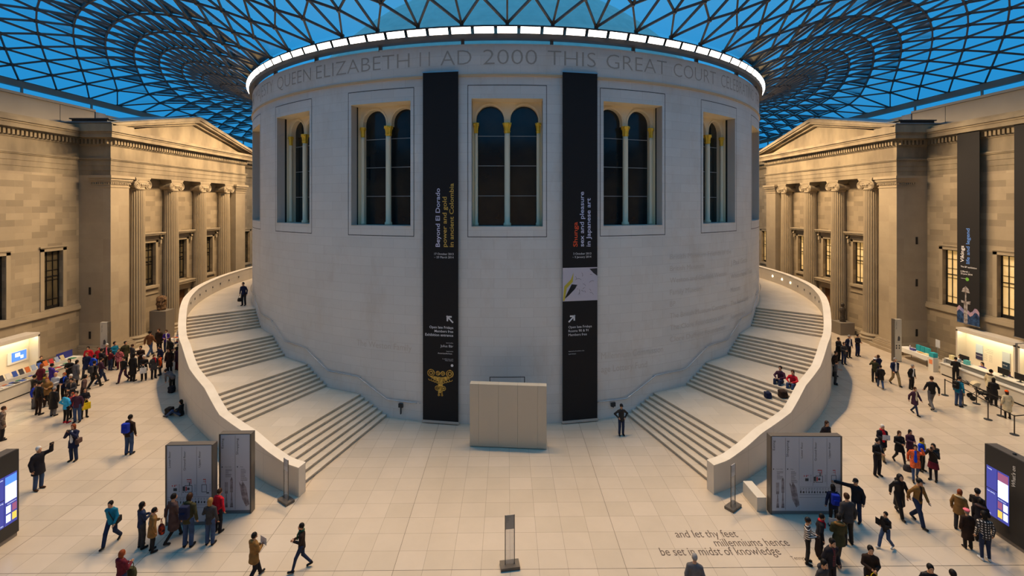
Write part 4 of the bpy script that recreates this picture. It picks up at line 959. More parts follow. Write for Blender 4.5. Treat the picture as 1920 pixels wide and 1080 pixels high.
def poster(label, s, y0, y1, z0, z1, top, bot):
    t = thing('poster', label, 'poster', (s * 31.59, (y0 + y1) / 2, (z0 + z1) / 2)); h = abs(y1 - y0) / 2; v = (z1 - z0) / 2
    mb = MB(); mb.box(-.01, .01, -h, h, -v, v); mb.build('sheet', top, t)
    mb = MB(); mb.box(-.014 * s, -.010 * s, -h, h, -v, -v * .15); mb.build('lower_print', bot, t)
    mb = MB(); lay(mb, 'Vikings' if s > 0 and y0 < -15.8 else 'Exhibitions', (-.016 * s, h * .8, -v * .55), (0, -1, 0) if s > 0 else (0, 1, 0), (0, 0, 1), .07); mb.build('poster_text', M_wht, t)
poster('tall poster with pale sky above dark blue on the right alcove wall, farther one', 1, -15.72, -15.27, .95, 1.95, mat('pale_sky_print', (.55, .65, .75), .6), mat('navy_print', (.02, .02, .07), .6))
poster('tall dark poster with white figure print on the right alcove wall, nearer one', 1, -17.35, -16.9, .85, 1.95, mat('white_figure_print', (.5, .55, .6), .6), mat('teal_print', (.01, .03, .06), .6))
t = thing('wall_monitor', 'blue wall screen on the lit left alcove', 'screen', (-31.59, -15.9, 1.55))
mb = MB(); mb.box(-.01, .03, -.62, .52, -.42, .32); mb.build('white_border', mat('white_border', (.8, .8, .8), .5), t)
mb = MB(); mb.box(.03, .04, -.40, .48, -.30, .28); mb.build('picture', M_ssky, t); mb = MB(); mb.box(.041, .043, -.2, .1, -.05, .2); mb.box(.041, .043, .12, .3, -.2, .0); mb.build('picture_detail', M_swht, t)
mb = MB(); rr = random.Random(9)
for c in range(4):
    for i in range(9): y = -17.9 - c * .75; mb.box(-31.379, -31.375, y, y + rr.uniform(.15, .4), 1.85 - i * .12, 1.87 - i * .12)
struct(mb.build('trim_left_alcove_lettering', M_ink))
mb = MB()
for i in range(3): mb.box(31.374, 31.379, -16.55, -16.05 + .1 * (i % 2) - .1, 1.85 - i * .10, 1.86 - i * .10)
for c in range(2):
    for i in range(6): mb.box(31.374, 31.379, -16.5 + c * .3, -16.3 + c * .3, 1.5 - i * .08, 1.51 - i * .08)
struct(mb.build('trim_right_alcove_lettering', M_ink))

# ---- right information desk
M_desk = mat('cream_desk_front', (.58, .54, .46), .5); M_dtop = mat('pale_desk_top', (.72, .68, .58), .35); M_dgrey = mat('grey_desk_panel', (.16, .16, .15), .4)
t = thing('information_desk', 'long cream information desk with raised top along the right alcove', 'desk', (28.85, -15.6, 0))
mb = MB(); mb.box(0, .12, -10, 0, .10, .78); mb.box(.12, .85, -.1, 0, .10, 1.05); mb.build('front', M_desk, t)
mb = MB(); mb.box(.05, .85, -9.98, -.05, 0, .10); mb.build('plinth', M_black, t)
mb = MB(); mb.box(-.06, .36, -10, 0, .78, .82); mb.build('shelf', M_dtop, t)
mb = MB(); mb.box(.30, .36, -10, 0, .82, 1.08); mb.build('screen_panel', M_dgrey, t)
mb = MB(); mb.box(.26, .85, -10, 0, 1.08, 1.12); mb.build('top', M_dtop, t)
mb = MB(); mb.box(.6, .85, -10, -.1, .10, 1.08); mb.build('back_panel', M_desk, t)
for i, (y, w_) in enumerate(((-16.6, 'farthest'), (-18.9, 'second farthest'), (-19.8, 'second nearest'), (-21.6, 'nearest'))):
    m = thing('desk_monitor', 'black computer monitor on the information desk, %s of four' % w_, 'monitor', (29.45, y, 1.12), 0, 'monitors on the information desk')
    mb = MB(); mb.box(-.02, .02, -.30, .30, .12, .48); mb.build('display', M_black, m); mb = MB(); mb.box(-.03, .03, -.03, .03, .01, .2); mb.box(-.1, .1, -.14, .14, 0, .015); mb.build('stand', M_dark, m)
for i, (y, col, w_) in enumerate(((-15.95, (.75, .65, .35), 'cream'), (-16.9, (.10, .45, .45), 'teal'), (-20.9, (.8, .78, .7), 'white'))):
    mb = MB(); mb.box(29.2, 29.42, y - .12, y + .12, 1.122, 1.38); mb.box(29.2, 29.45, y - .13, y + .13, 1.12, 1.14)
    tag(mb.build('leaflet_holder', mat('holder_' + w_, col, .6)), '%s leaflet holder on the information desk top' % w_, 'leaflet holder')
for y in (-16.35,):
    mb = MB(); mb.box(29.15, 29.4, y - .11, y + .11, 1.122, 1.30); tag(mb.build('donation_box', mat('white_box', (.7, .7, .68), .5)), 'white box on the information desk near its far end', 'box')
# ---- cloth covered table with teal boxes
t = thing('folding_table', 'long folding table with white cloth before the right wall, far end of the desk', 'table', (29.6, -13.2, 0))
mb = MB(); mb.box(-.36, .36, -1.15, 1.15, .70, .74); mb.build('table_top', M_desk, t)
for y in (-.95, .95):
    for x in (-.28, .28): mb = MB(); mb.tube([(x, y, .70), (x * 1.15, y, .02), (x * 1.15, y + .02, 0)], .014, 6); mb.build('leg', M_dark, t)
mb = MB(); n = 24; pts = []
for i in range(n): a = 2 * PI * i / n; e = .42; pts.append((29.6 + .42 * math.copysign(abs(math.cos(a)) ** e, math.cos(a)), -13.2 + 1.22 * math.copysign(abs(math.sin(a)) ** e, math.sin(a))))
for i in range(n):
    p, q = pts[i], pts[(i + 1) % n]; d0, d1 = .46 + .035 * math.sin(i * 2.2), .46 + .035 * math.sin((i + 1) * 2.2 if i < n - 1 else 0)
    mb.quad((p[0], p[1], .745), (q[0], q[1], .745), (29.6 + (q[0] - 29.6) * 1.08, -13.2 + (q[1] + 13.2) * 1.03, d1), (29.6 + (p[0] - 29.6) * 1.08, -13.2 + (p[1] + 13.2) * 1.03, d0))
mb.poly([(p[0], p[1], .745) for p in pts])
tag(mb.build('tablecloth', mat('white_cloth', (.75, .72, .64), .85)), 'white cloth hanging over the folding table by the right wall', 'tablecloth')
for i, (y, w_) in enumerate(((-13.0, 'left of three'), (-13.35, 'middle of three'), (-13.7, 'right of three'))):
    mb = MB(); mb.box(29.72, 29.86, y - .16, y + .16, .747, 1.15); tag(mb.build('teal_box', noisy('teal_card', (.02, .30, .36), (.03, .38, .44), 3, .6)), 'upright teal card box on the white clothed table, ' + w_, 'box', 'teal boxes on the clothed table')
for x, y, z, sx_, sy_, sz_, c, l in ((29.55, -12.55, .747, .05, .05, .22, (.7, .6, .65), 'pale pink bottle on the white clothed table'), (29.45, -12.9, .747, .12, .14, .12, (.10, .08, .3), 'dark violet basket on the white clothed table'),
        (29.5, -13.45, .747, .12, .16, .05, (.75, .45, .15), 'orange tray of papers on the white clothed table'), (29.5, -13.9, .747, .14, .16, .07, (.8, .7, .4), 'yellow cream stack of papers at the near end of the clothed table')):
    mb = MB(); mb.lathe([(.5, 0), (.55, .3), (.5, .8), (.3, 1)], n=10) if sx_ < .06 else mb.box(-.5, .5, -.5, .5, 0, 1); mb.box(-.35, .35, -.35, .35, 1, 1.12)
    mb.v = [(a * sx_ * 2, b * sy_ * 2, q * sz_) for a, b, q in mb.v]; tag(mb.build('table_item', mat('item_%.2f' % y, c, .6), loc=(x, y, z)), l, 'tabletop item')
for (x, y, z, c1, l) in ((28.95, -15.0, 0, (.75, .25, .10), 'white and orange leaflet rack at the far end of the information desk'),):
    t = thing('leaflet_rack', l, 'rack', (x, y, z)); mb = MB(); mb.box(-.18, .18, -.18, .18, 0, .95); mb.build('body', M_dtop, t)
    mb = MB(); mb.box(-.19, -.18, -.12, .12, .5, .8); mb.build('orange_leaflets', mat('orange_leaflet', c1, .6), t); mb = MB(); mb.box(-.16, .16, -.16, .16, .95, 1.25); mb.build('teal_header', MATS['teal_card'], t)
t = thing('notice_stand', 'small white notice on a thin stand between clothed table and lit alcove', 'sign', (30.6, -13.6, 0))
mb = MB(); mb.box(-.01, .01, -.02, .02, .03, 1.2); mb.box(-.12, .12, -.12, .12, 0, .03); mb.build('pole', M_steel, t); mb = MB(); mb.box(-.01, .01, -.16, .16, 1.15, 1.7); mb.build('notice', MATS['white_notice'], t)
# ---- queue barrier posts and belts
posts = [fp(x, y) for x, y in ((1771.7, 741), (1805.6, 759), (1852.6, 786.7), (1902, 815), (1801.7, 740.5), (1830.8, 757), (1877, 780))]
wh = ('far end of the outer row', 'second in the outer row', 'third in the outer row', 'near end of the outer row', 'far end of the inner row', 'middle of the inner row', 'near end of the inner row')
proto = None
for p, w_ in zip(posts, wh):
    if proto is None:
        t = thing('barrier_post', None, None); mb = MB(); mb.lathe([(.17, 0), (.17, .02), (.05, .045), (.03, .06)], n=20); a = mb.build('base', M_dark, t)
        mb = MB(); mb.lathe([(.026, .05), (.026, .88), (.032, .88), (.032, .96), (.02, .97)], n=12); b = mb.build('pole', mat('dark_brown_metal', (.03, .02, .015), .4), t); proto = (t, a, b)
    else:
        t = proto[0].copy(); COL.objects.link(t)
        for ch in proto[1:]: c = ch.copy(); COL.objects.link(c); c.parent = t
    t.location = p; tag(t, 'dark queue barrier post before the information desk, ' + w_, 'barrier', 'queue barrier posts')
def belt(a, b, z, l, sag=.0):
    mb = MB(); d = (b - a).normalized() * .035; a = a + d; b = b - d; n = 8
    for i in range(n):
        p, q = a.lerp(b, i / n), a.lerp(b, (i + 1) / n); s0, s1 = sag * 4 * (i / n) * (1 - i / n), sag * 4 * ((i + 1) / n) * (1 - (i + 1) / n)
        mb.bar((p.x, p.y, z - s0), (q.x, q.y, z - s1), .006, .05)
    tag(mb.build('barrier_belt', mat('black_webbing', (.012, .010, .010), .7)), l, 'barrier belt', 'queue barrier belts')
belt(posts[0], posts[1], .92, 'black belt joining the two far posts of the outer queue row'); belt(posts[1], posts[2], .92, 'black belt at the middle of the outer queue row')
belt(posts[2], posts[3], .92, 'black belt joining the two near posts of the outer queue row'); belt(posts[4], posts[5], .92, 'black belt at the far part of the inner queue row')
belt(posts[5], posts[6], .92, 'black belt at the near part of the inner queue row'); belt(posts[3], posts[3] + Vector((1.8, .25, 0)), .92, 'black belt leaving the nearest queue post towards the right edge')

# ---- left bookshop counter with books
t = thing('shop_counter', 'long cream bookshop counter below the lit left alcove', 'counter', (-28.7, -15.0, 0))
mb = MB(); mb.box(-.9, 0, -9, 0, .08, .80); mb.build('front', M_desk, t); mb = MB(); mb.box(-.86, -.04, -8.98, -.02, 0, .08); mb.build('plinth', M_black, t); mb = MB(); mb.box(-.95, .06, -9.04, .04, .80, .84); mb.build('top', M_dtop, t)
mb = MB(); mb.box(-.9, -.45, -8.9, -.1, .84, 1.08); mb.build('display_step', M_desk, t)
bcols = [(.45, .03, .03, 'red'), (.03, .08, .35, 'blue'), (.70, .66, .58, 'white'), (.55, .14, .03, 'orange'), (.04, .04, .05, 'black'), (.05, .22, .10, 'green'), (.30, .36, .48, 'pale blue'), (.55, .45, .25, 'tan')]
bk = {}
def book(c, name, x, y, z, rz, tilt, label, group, sc=1.0):
    k = name
    if k not in bk:
        t = thing('book', None, None); mb = MB(); mb.box(-.105, .105, -.15, -.145, 0, .025); mb.box(-.105, .105, -.15, .15, 0, .004); mb.box(-.105, .105, -.15, .15, .021, .025); mb.box(-.105, -.101, -.15, .15, 0, .025)
        a = mb.build('cover', mat('book_%s' % name.replace(' ', '_'), c, .5), t); mb = MB(); mb.box(-.1, .1, -.14, .145, .004, .021); b = mb.build('pages', mat('paper', (.7, .66, .58), .8), t); bk[k] = (t, a, b)
        t2 = t
    else:
        t2 = bk[k][0].copy(); COL.objects.link(t2)
        for ch in bk[k][1:]: q = ch.copy(); COL.objects.link(q); q.parent = t2
    t2.location = (x, y, z); t2.rotation_euler = (tilt, 0, rz); t2.scale = (sc, sc, sc); tag(t2, label, 'book', group)
rr = random.Random(11)
for i in range(20):
    y = -15.35 - i * .36; c = bcols[rr.randrange(8)]
    for q in range(2):
        x = -28.85 - .27 * q - rr.uniform(0, .02); c = bcols[(i * 3 + q * 5 + rr.randrange(3)) % 8]
        book(c[:3], c[3], x, y, .842, PI / 2 + rr.uniform(-.1, .1), 0, '%s book lying flat on the bookshop counter, %s row, %s from the far end' % (c[3], ('front', 'back')[q], ORD[i]), 'books lying on the counter', 1.1)
    c = bcols[rr.randrange(8)]
    book(c[:3], c[3], -29.3, y, 1.083 + (.165 * math.sin(1.15)), PI / 2, 1.15, '%s book propped up on the counter step, %s from the far end' % (c[3], ORD[i]), 'books propped on the counter step', 1.15)
t = thing('book_stand', 'low stand of colourful books at the far end of the bookshop counter', 'stand', (-29.9, -14.2, 0))
mb = MB(); mb.box(-.4, .4, -.6, .6, 0, .8); mb.build('body', M_dtop, t); mb = MB(); mb.box(-.38, -.34, -.55, .55, .8, 1.25); mb.build('back_board', mat('navy_board', (.02, .03, .22), .5), t)
for i, c in enumerate(((.45, .10, .03, 'orange'), (.03, .2, .08, 'green'), (.7, .66, .58, 'white'))): book(c[:3], c[3], -29.75 + .02 * i, -14.55 + .35 * i, .802, PI / 2, 0, '%s book on the low stand past the end of the counter' % c[3], None, 1.2)
# rack of books by the outside of the left stair wall
t = thing('book_rack', 'white wire rack of orange and blue books beside the left stair wall', 'rack', (-24.75, -11.4, 0))
for z in (.55, .95, 1.35): mb = MB(); mb.box(-.3, .3, -.55, .55, z, z + .03); mb.build('shelf', M_dtop, t)
for x in (-.28, .28):
    for y in (-.53, .53): mb = MB(); mb.box(x - .015, x + .015, y - .015, y + .015, 0, 1.7); mb.build('upright', M_dtop, t)
for k, (z, cs) in enumerate(((.58, (0, 4, 6)), (.98, (3, 1, 0)), (1.38, (2, 3, 1)))):
    for i, ci in enumerate(cs): c = bcols[ci]; book(c[:3], c[3], -24.75, -11.75 + .36 * i, z + .003, PI / 2, 0, '%s book on the %s shelf of the wire rack' % (c[3], ('lowest', 'middle', 'top')[k]), None, 1.2)

# ================================================================= SCULPTURES ON PLINTHS
M_pl = stone('plinth_stone', (.52, .44, .31), (.50, .42, .29), 3, 3, noise=.05)
t = thing('stone_plinth', 'large square stone plinth in front of the left portico, under the carved head', 'plinth', (-29.15, -6.9, 0), R(0))
mb = MB(); mb.box(-.68, .68, -.50, .50, 0, 2.42); mb.build('block', M_pl, t)
mb = MB(); rr = random.Random(21)
pr = [(.26, 0), (.34, .15), (.30, .32), (.36, .5), (.33, .7), (.38, .88), (.35, 1.02), (.28, 1.14), (.12, 1.2)]
mb.lathe(pr, n=20, rfun=lambda k, z: 1 + .10 * math.sin(k * 1.3 + z * 9) + .06 * math.sin(k * 2.9 - z * 14)); mb.box(.1, .34, -.1, .05, .55, .75); mb.sphere((.28, .12, .8), .07); mb.sphere((.28, -.2, .8), .07)
tag(mb.build('carved_stone_head', noisy('mottled_brown_stone', (.05, .025, .012), (.26, .15, .07), 7, .7), loc=(-29.2, -6.9, 2.42)), 'rough carved brown stone head standing on the left plinth', 'sculpture')
t = thing('stone_plinth', 'square stone plinth in front of the right portico, under the dark standing figure', 'plinth', (29.45, -6.0, 0)); mb = MB(); mb.box(-.62, .62, -.58, .58, 0, 1.05); mb.build('block', M_pl, t)
mb = MB(); mb.lathe([(.20, 0), (.22, .1), (.17, .5), (.20, .8), (.24, 1.05), (.20, 1.2), (.09, 1.28), (.09, 1.33), (.13, 1.42), (.12, 1.55), (.05, 1.62)], n=16, rfun=lambda k, z: 1 + .15 * math.cos(2 * PI * k / 16 * 2)); mb.box(-.12, .0, -.08, .08, .75, .85)
tag(mb.build('standing_figure_sculpture', noisy('dark_bronze_stone', (.03, .025, .02), (.09, .07, .05), 6, .5), loc=(29.45, -6.0, 1.05)), 'dark slender standing figure sculpture on the right plinth', 'sculpture')
# ================================================================= PEOPLE
def rcap(P, a, b, ra, rb, sy=1.0):
    """distance to a tapered capsule, optionally flattened front to back"""
    a = np.array(a, float); b = np.array(b, float); Q = P.copy(); Q[..., 1] = (Q[..., 1] - a[1]) / sy + a[1]; b2 = b.copy(); b2[1] = (b[1] - a[1]) / sy + a[1]
    ba = b2 - a; L = float(ba @ ba) + 1e-9; t = np.clip(((Q - a) @ ba) / L, 0, 1)
    return np.linalg.norm(Q - a - t[..., None] * ba, axis=-1) - (ra + (rb - ra) * t)
def ell(P, c, r):
    r = np.array(r, float); return (np.linalg.norm((P - np.array(c)) / r, axis=-1) - 1) * r.min()
def smin(a, b, k=.035):
    h = np.clip(.5 + .5 * (b - a) / k, 0, 1); return b + (a - b) * h - k * h * (1 - h)
def snet(fn, lo, hi, h):
    """continuous surface around fn < 0 (surface nets)"""
    ax = [np.arange(l, u + h, h) for l, u in zip(lo, hi)]; P = np.stack(np.meshgrid(*ax, indexing='ij'), -1); F = fn(P); n = F.shape
    S = np.zeros((n[0] - 1, n[1] - 1, n[2] - 1, 3)); Cn = np.zeros(S.shape[:3]); edges = []
    for d in range(3):
        s0 = [slice(None)] * 3; s1 = [slice(None)] * 3; s0[d] = slice(0, -1); s1[d] = slice(1, None); a, b = F[tuple(s0)], F[tuple(s1)]
        m = (a < 0) != (b < 0); t = np.where(m, a / np.where(m, a - b, 1), 0); X = P[tuple(s0)].copy(); X[..., d] += t * h; X *= m[..., None]
        o = [q for q in range(3) if q != d]
        for u in (0, 1):
            for v in (0, 1):
                sl = [slice(None)] * 3
                sl[o[0]] = slice(u, n[o[0]] - 1 + u); sl[o[1]] = slice(v, n[o[1]] - 1 + v); S += X[tuple(sl)]; Cn += m[tuple(sl)]
        edges.append((d, o, m, a < 0))
    act = Cn > 0; idx = -np.ones(act.shape, int); idx[act] = np.arange(act.sum()); V = S[act] / Cn[act][:, None]; fs = []
    for d, o, m, neg in edges:
        ii = np.argwhere(m); ok = (ii[:, o[0]] > 0) & (ii[:, o[1]] > 0) & (ii[:, o[0]] < n[o[0]] - 1) & (ii[:, o[1]] < n[o[1]] - 1); ii = ii[ok]
        if not len(ii): continue
        q = []
        for u, v in ((0, 0), (1, 0), (1, 1), (0, 1)):
            j = ii.copy(); j[:, o[0]] -= u; j[:, o[1]] -= v; q.append(idx[j[:, 0], j[:, 1], j[:, 2]])
        q = np.stack(q, 1); flip = neg[tuple(ii.T)] ^ (d == 1); q[~flip] = q[~flip][:, ::-1]; fs.append(q)
    return V, np.concatenate(fs)
def npobj(name, V, F, m, parent, smooth=True):
    me = bpy.data.meshes.new(name); me.from_pydata(V.tolist(), [], F.tolist() if isinstance(F, np.ndarray) else F); me.materials.append(m)
    if smooth: me.polygons.foreach_set('use_smooth', [True] * len(me.polygons))
    me.update(); o = bpy.data.objects.new(name, me); COL.objects.link(o)
    if parent is not None: o.parent = parent
    return o
PAL = dict(black=(26, 24, 26), ink=(34, 32, 38), navy=(28, 34, 62), blue=(20, 70, 200), denim=(58, 76, 108), dkdenim=(38, 48, 74), teal=(22, 110, 140), cyan=(60, 170, 215), grey=(96, 94, 96),
           dkgrey=(58, 56, 58), brown=(74, 50, 34), dkbrown=(48, 34, 27), suede=(110, 70, 42), tan=(132, 96, 52), cream=(205, 190, 155), white=(210, 208, 205), red=(190, 30, 45), maroon=(92, 26, 40),
           plum=(66, 38, 56), purple=(66, 44, 130), orange=(225, 85, 25), olive=(62, 60, 38), green=(40, 80, 60), khaki=(140, 120, 84), yellow=(215, 185, 30), pink=(225, 110, 125), skin=(196, 146, 112),
           blond=(150, 112, 60), ginger=(130, 62, 30), hbrown=(58, 36, 22), hblack=(22, 18, 16), hgrey=(140, 136, 132), hwhite=(205, 200, 192), mauve=(84, 64, 60), salmon=(220, 80, 80), royal=(30, 50, 160))
def cl(c, rough=.85):
    if c == 'plaid': return checks('plaid_cloth', s2l((215, 205, 195)), s2l((190, 180, 172)), .085, .085, .022, s2l((26, 22, 24)))
    if c == 'dkplaid': return checks('dark_plaid_cloth', s2l((70, 64, 54)), s2l((52, 46, 40)), .07, .07, .018, s2l((20, 18, 18)))
    if c == 'redplaid': return checks('red_plaid_cloth', s2l((120, 40, 55)), s2l((90, 30, 45)), .06, .06, .012, s2l((40, 20, 28)))
    if c == 'stripe': return checks('striped_knit', s2l((215, 205, 195)), s2l((215, 205, 195)), 9, .075, .022, s2l((40, 34, 38)))
    if c == 'paisley': return noisy('red_orange_pattern', s2l((190, 70, 30)), s2l((225, 110, 60)), 16, .85)
    if c == 'pattern': return noisy('brown_pattern', s2l((60, 44, 34)), s2l((150, 130, 110)), 14, .85)
    if c == 'pinkpat': return noisy('pink_pattern', s2l((120, 30, 40)), s2l((210, 120, 125)), 12, .85)
    if c == 'redbag': return noisy('red_black_bag', s2l((40, 20, 20)), s2l((215, 70, 30)), 14, .7)
    m = noisy('cloth_' + c, tuple(v * .8 for v in s2l(PAL[c])), tuple(v * 1.15 for v in s2l(PAL[c])), 5, rough, .2); return m
M_skin = mat('skin', s2l(PAL['skin']), .55)
M_eye = mat('dark_eye', (.01, .008, .007), .3); M_lip = mat('lips', s2l((150, 80, 70)), .5)
def skeleton(pose, rr):
    J = dict(pel=(0, 0, .95), che=(0, 0, 1.32), nek=(0, .01, 1.47), hed=(0, -.02, 1.62))
    for s, k in ((-1, 'l'), (1, 'r')):
        J['sh' + k] = (s * .165, 0, 1.352); J['el' + k] = (s * .245, .03, 1.13); J['wr' + k] = (s * .25, -.05, .89)
        J['hi' + k] = (s * .09, 0, .92); J['kn' + k] = (s * .10, -.02, .50); J['an' + k] = (s * .105, .02, .085); J['to' + k] = (s * .125, -.13, .045)
    p = pose.split('+')
    if 'walk' in p:
        a, b = ('l', 'r') if rr.random() < .5 else ('r', 'l')
        x = J['kn' + a][0]; J['kn' + a] = (x, -.19, .53); J['an' + a] = (x, -.30, .10); J['to' + a] = (x * 1.1, -.45, .07)
        x = J['kn' + b][0]; J['kn' + b] = (x, .02, .50); J['an' + b] = (x, .30, .16); J['to' + b] = (x * 1.1, .17, .05)
        J['el' + a] = (J['el' + a][0], .12, 1.15); J['wr' + a] = (J['wr' + a][0], .14, .92); J['el' + b] = (J['el' + b][0], -.05, 1.14); J['wr' + b] = (J['wr' + b][0] * .9, -.20, .95)
    if 'phone' in p:
        for s, k in ((-1, 'l'), (1, 'r')): J['el' + k] = (s * .24, -.16, 1.20); J['wr' + k] = (s * .07, -.27, 1.46)
    if 'hold' in p:
        for s, k in ((-1, 'l'), (1, 'r')): J['el' + k] = (s * .215, -.03, 1.14); J['wr' + k] = (s * .07, -.25, 1.14)
    if 'hip' in p:
        for s, k in ((-1, 'l'), (1, 'r')): J['el' + k] = (s * .36, .06, 1.18); J['wr' + k] = (s * .20, -.06, 1.02)
    for q, k, s in (('raiser', 'r', 1), ('raisel', 'l', -1)):
        if q in p: J['el' + k] = (s * .28, -.22, 1.45); J['wr' + k] = (s * .20, -.36, 1.70)
    for q, k, s in (('pointr', 'r', 1), ('pointl', 'l', -1)):
        if q in p: J['el' + k] = (s * .42, -.12, 1.36); J['wr' + k] = (s * .62, -.28, 1.40)
    if 'carryr' in p: J['elr'] = (.25, .0, 1.15); J['wrr'] = (.2, -.24, 1.10)
    if 'carryl' in p: J['ell'] = (-.25, .0, 1.15); J['wrl'] = (-.2, -.24, 1.10)
    def shift(keys, d):
        for k in keys: J[k] = tuple(a + b for a, b in zip(J[k], d))
    upk = [k for k in J if k[:2] in ('pe', 'ch', 'ne', 'he', 'sh', 'el', 'wr')]
    if 'floorsit' in p or 'stepsit' in p or 'stoolsit' in p:
        dz = {'floorsit': -.80, 'stepsit': -.80, 'stoolsit': -.42}[[q for q in p if q.endswith('sit')][0]]
        shift(upk, (0, .0, dz)); B = .95 + dz - .03
        for s, k in ((-1, 'l'), (1, 'r')):
            J['hi' + k] = (s * .10, -.03, B)
            if 'floorsit' in p: J['kn' + k] = (s * .12, -.42, .36 if s > 0 else .20); J['an' + k] = (s * .12, -.72, .08); J['to' + k] = (s * .14, -.86, .10)
            elif 'stepsit' in p: J['kn' + k] = (s * .13, -.42, .24); J['an' + k] = (s * .12, -.50, -.20); J['to' + k] = (s * .13, -.64, -.24)
            else: J['kn' + k] = (s * .12, -.42, .52); J['an' + k] = (s * .12, -.40, .09); J['to' + k] = (s * .13, -.54, .05)
            J['el' + k] = (s * .27, -.10, B + .26); J['wr' + k] = (s * .10, -.34, B + .22)
    ang = {'bend': 62, 'lean': 14, 'look': 5}.get(next((q for q in p if q in ('bend', 'lean', 'look')), ''), 0)
    if ang:
        c, s_ = math.cos(R(ang)), math.sin(R(ang)); oz = J['pel'][2]
        for k in upk:
            x, y, z = J[k]; z -= oz; J[k] = (x, y * c - z * s_ * 1.0, z * c + y * s_ + oz)
        if 'bend' in p:
            for k in ('l', 'r'): x = J['sh' + k][0]; y, z = J['sh' + k][1:]; J['el' + k] = (x, y - .02, z - .26); J['wr' + k] = (x * .7, y - .08, z - .50)
    if 'down' in p: x, y, z = J['hed']; J['hed'] = (x, y - .035, z - .015)
    return {k: np.array(v, float) for k, v in J.items()}
BODY_CACHE = {}
def make_person(label, px, py, rz, h, pose, top, topc, legc, hair='short', hairc='hblack', ex='', z=0.0, vox=None, loc=None, group=None, skin=None):
    rr = random.Random(hash(label) % 1000 if False else len(label) * 7 + int(px)); J = skeleton(pose, rr); k = h / 1.75
    near = py > 930; v = vox or (.018 if near else .021 if py > 800 else .026)
    L = loc or (fp(px, py) if z == 0 else fpz(px, py, z))
    t = thing('person', label, 'person', (L[0], L[1], z), R(rz), group); t.scale = (k, k, k)
    hd = J['hed']; up = (J['che'] - J['pel']); up = up / np.linalg.norm(up)
    xs = [p for p in J.values()]; lo = np.min(xs, 0) - .17; hi = np.max(xs, 0) + .17
    def body(P):
        d = rcap(P, J['pel'], J['che'], .125, .135, .68)
        d = smin(d, rcap(P, J['che'], J['nek'], .10, .055, .8)); d = smin(d, rcap(P, J['shl'], J['shr'], .062, .062), .05)
        d = smin(d, rcap(P, J['nek'], hd + (0, .01, -.05), .053, .050), .02); d = smin(d, ell(P, hd, (.075, .095, .112)), .015)
        d = smin(d, ell(P, hd + (0, -.075, -.075), (.042, .034, .035)), .02); d = smin(d, ell(P, hd + (0, -.098, -.018), (.014, .022, .024)), .012)
        for s in (-1, 1): d = np.minimum(d, ell(P, hd + (s * .077, .008, -.012), (.012, .02, .03)))
        for q in 'lr':
            d = smin(d, rcap(P, J['sh' + q], J['el' + q], .048, .038)); d = smin(d, rcap(P, J['el' + q], J['wr' + q], .038, .024), .02)
            u = J['wr' + q] - J['el' + q]; u = u / np.linalg.norm(u); d = smin(d, rcap(P, J['wr' + q], J['wr' + q] + u * .075, .024, .028), .01)
            d = smin(d, rcap(P, J['hi' + q], J['kn' + q], .082, .056)); d = smin(d, rcap(P, J['kn' + q], J['an' + q], .056, .036), .02)
            d = smin(d, rcap(P, J['an' + q] - (0, 0, .03), J['to' + q], .036, .030), .02)
        return d
    V, Fc = snet(body, lo, hi, v); V = V.tolist(); Fc = [tuple(f) for f in Fc.tolist()]
    for q, s in (('l', -1), ('r', 1)):          # five curled fingers a hand
        w0 = J['wr' + q]; u = w0 - J['el' + q]; u = u / np.linalg.norm(u); side = np.cross(u, (0, 1, 0)); side = side / (np.linalg.norm(side) + 1e-6); inn = np.cross(side, u) * 1.0
        if inn[1] > 0: inn = -inn
        fb = MB()
        for i, ln in enumerate((.070, .080, .074, .056)):
            a = w0 + u * .082 + side * (.026 - .0175 * i); b = a + u * ln * .5 + inn * .008; c = b + u * ln * .32 + inn * .026
            fb.tube([a, b, c], [.0095, .0088, .007], 5)
        a = w0 + u * .035 + side * .024; fb.tube([a, a + side * .028 + u * .022 + inn * .012, a + side * .034 + u * .05 + inn * .022], [.011, .010, .008], 5)
        n0 = len(V); V += [tuple(p) for p in fb.v]; Fc += [tuple(i + n0 for i in f) for f in fb.f]
    me = bpy.data.meshes.new('body'); me.from_pydata(V, [], Fc); me.materials.append(mat('skin_' + skin, s2l({'dark': (96, 64, 48), 'mid': (160, 112, 82)}[skin]), .55) if skin else M_skin)
    me.polygons.foreach_set('use_smooth', [True] * len(Fc)); me.update(); bo = bpy.data.objects.new('body', me); COL.objects.link(bo); bo.parent = t
    away = abs(((rz + 180) % 360) - 180) > 110
    if py > 740 and not away:
        for s in (-1, 1): mb = MB(); mb.sphere((hd[0] + s * .030, hd[1] - .083, hd[2] + .012), .013, .010, .009, 8, 6); mb.build('eye', M_eye, t, smooth=True)
        mb = MB(); mb.sphere((hd[0], hd[1] - .098, hd[2] - .060), .022, .010, .008, 8, 6); mb.build('mouth', M_lip, t, smooth=True)
    # ---- clothes
    fat = .018 + (.02 if 'big' in ex else 0) + (.012 if top in ('coat', 'parka', 'long') else 0)
    hem = {'shirt': -.06, 'jacket': -.14, 'parka': -.24, 'coat': -.30, 'long': -.50, 'dress': -.40}[top]
    sit = 'sit' in pose
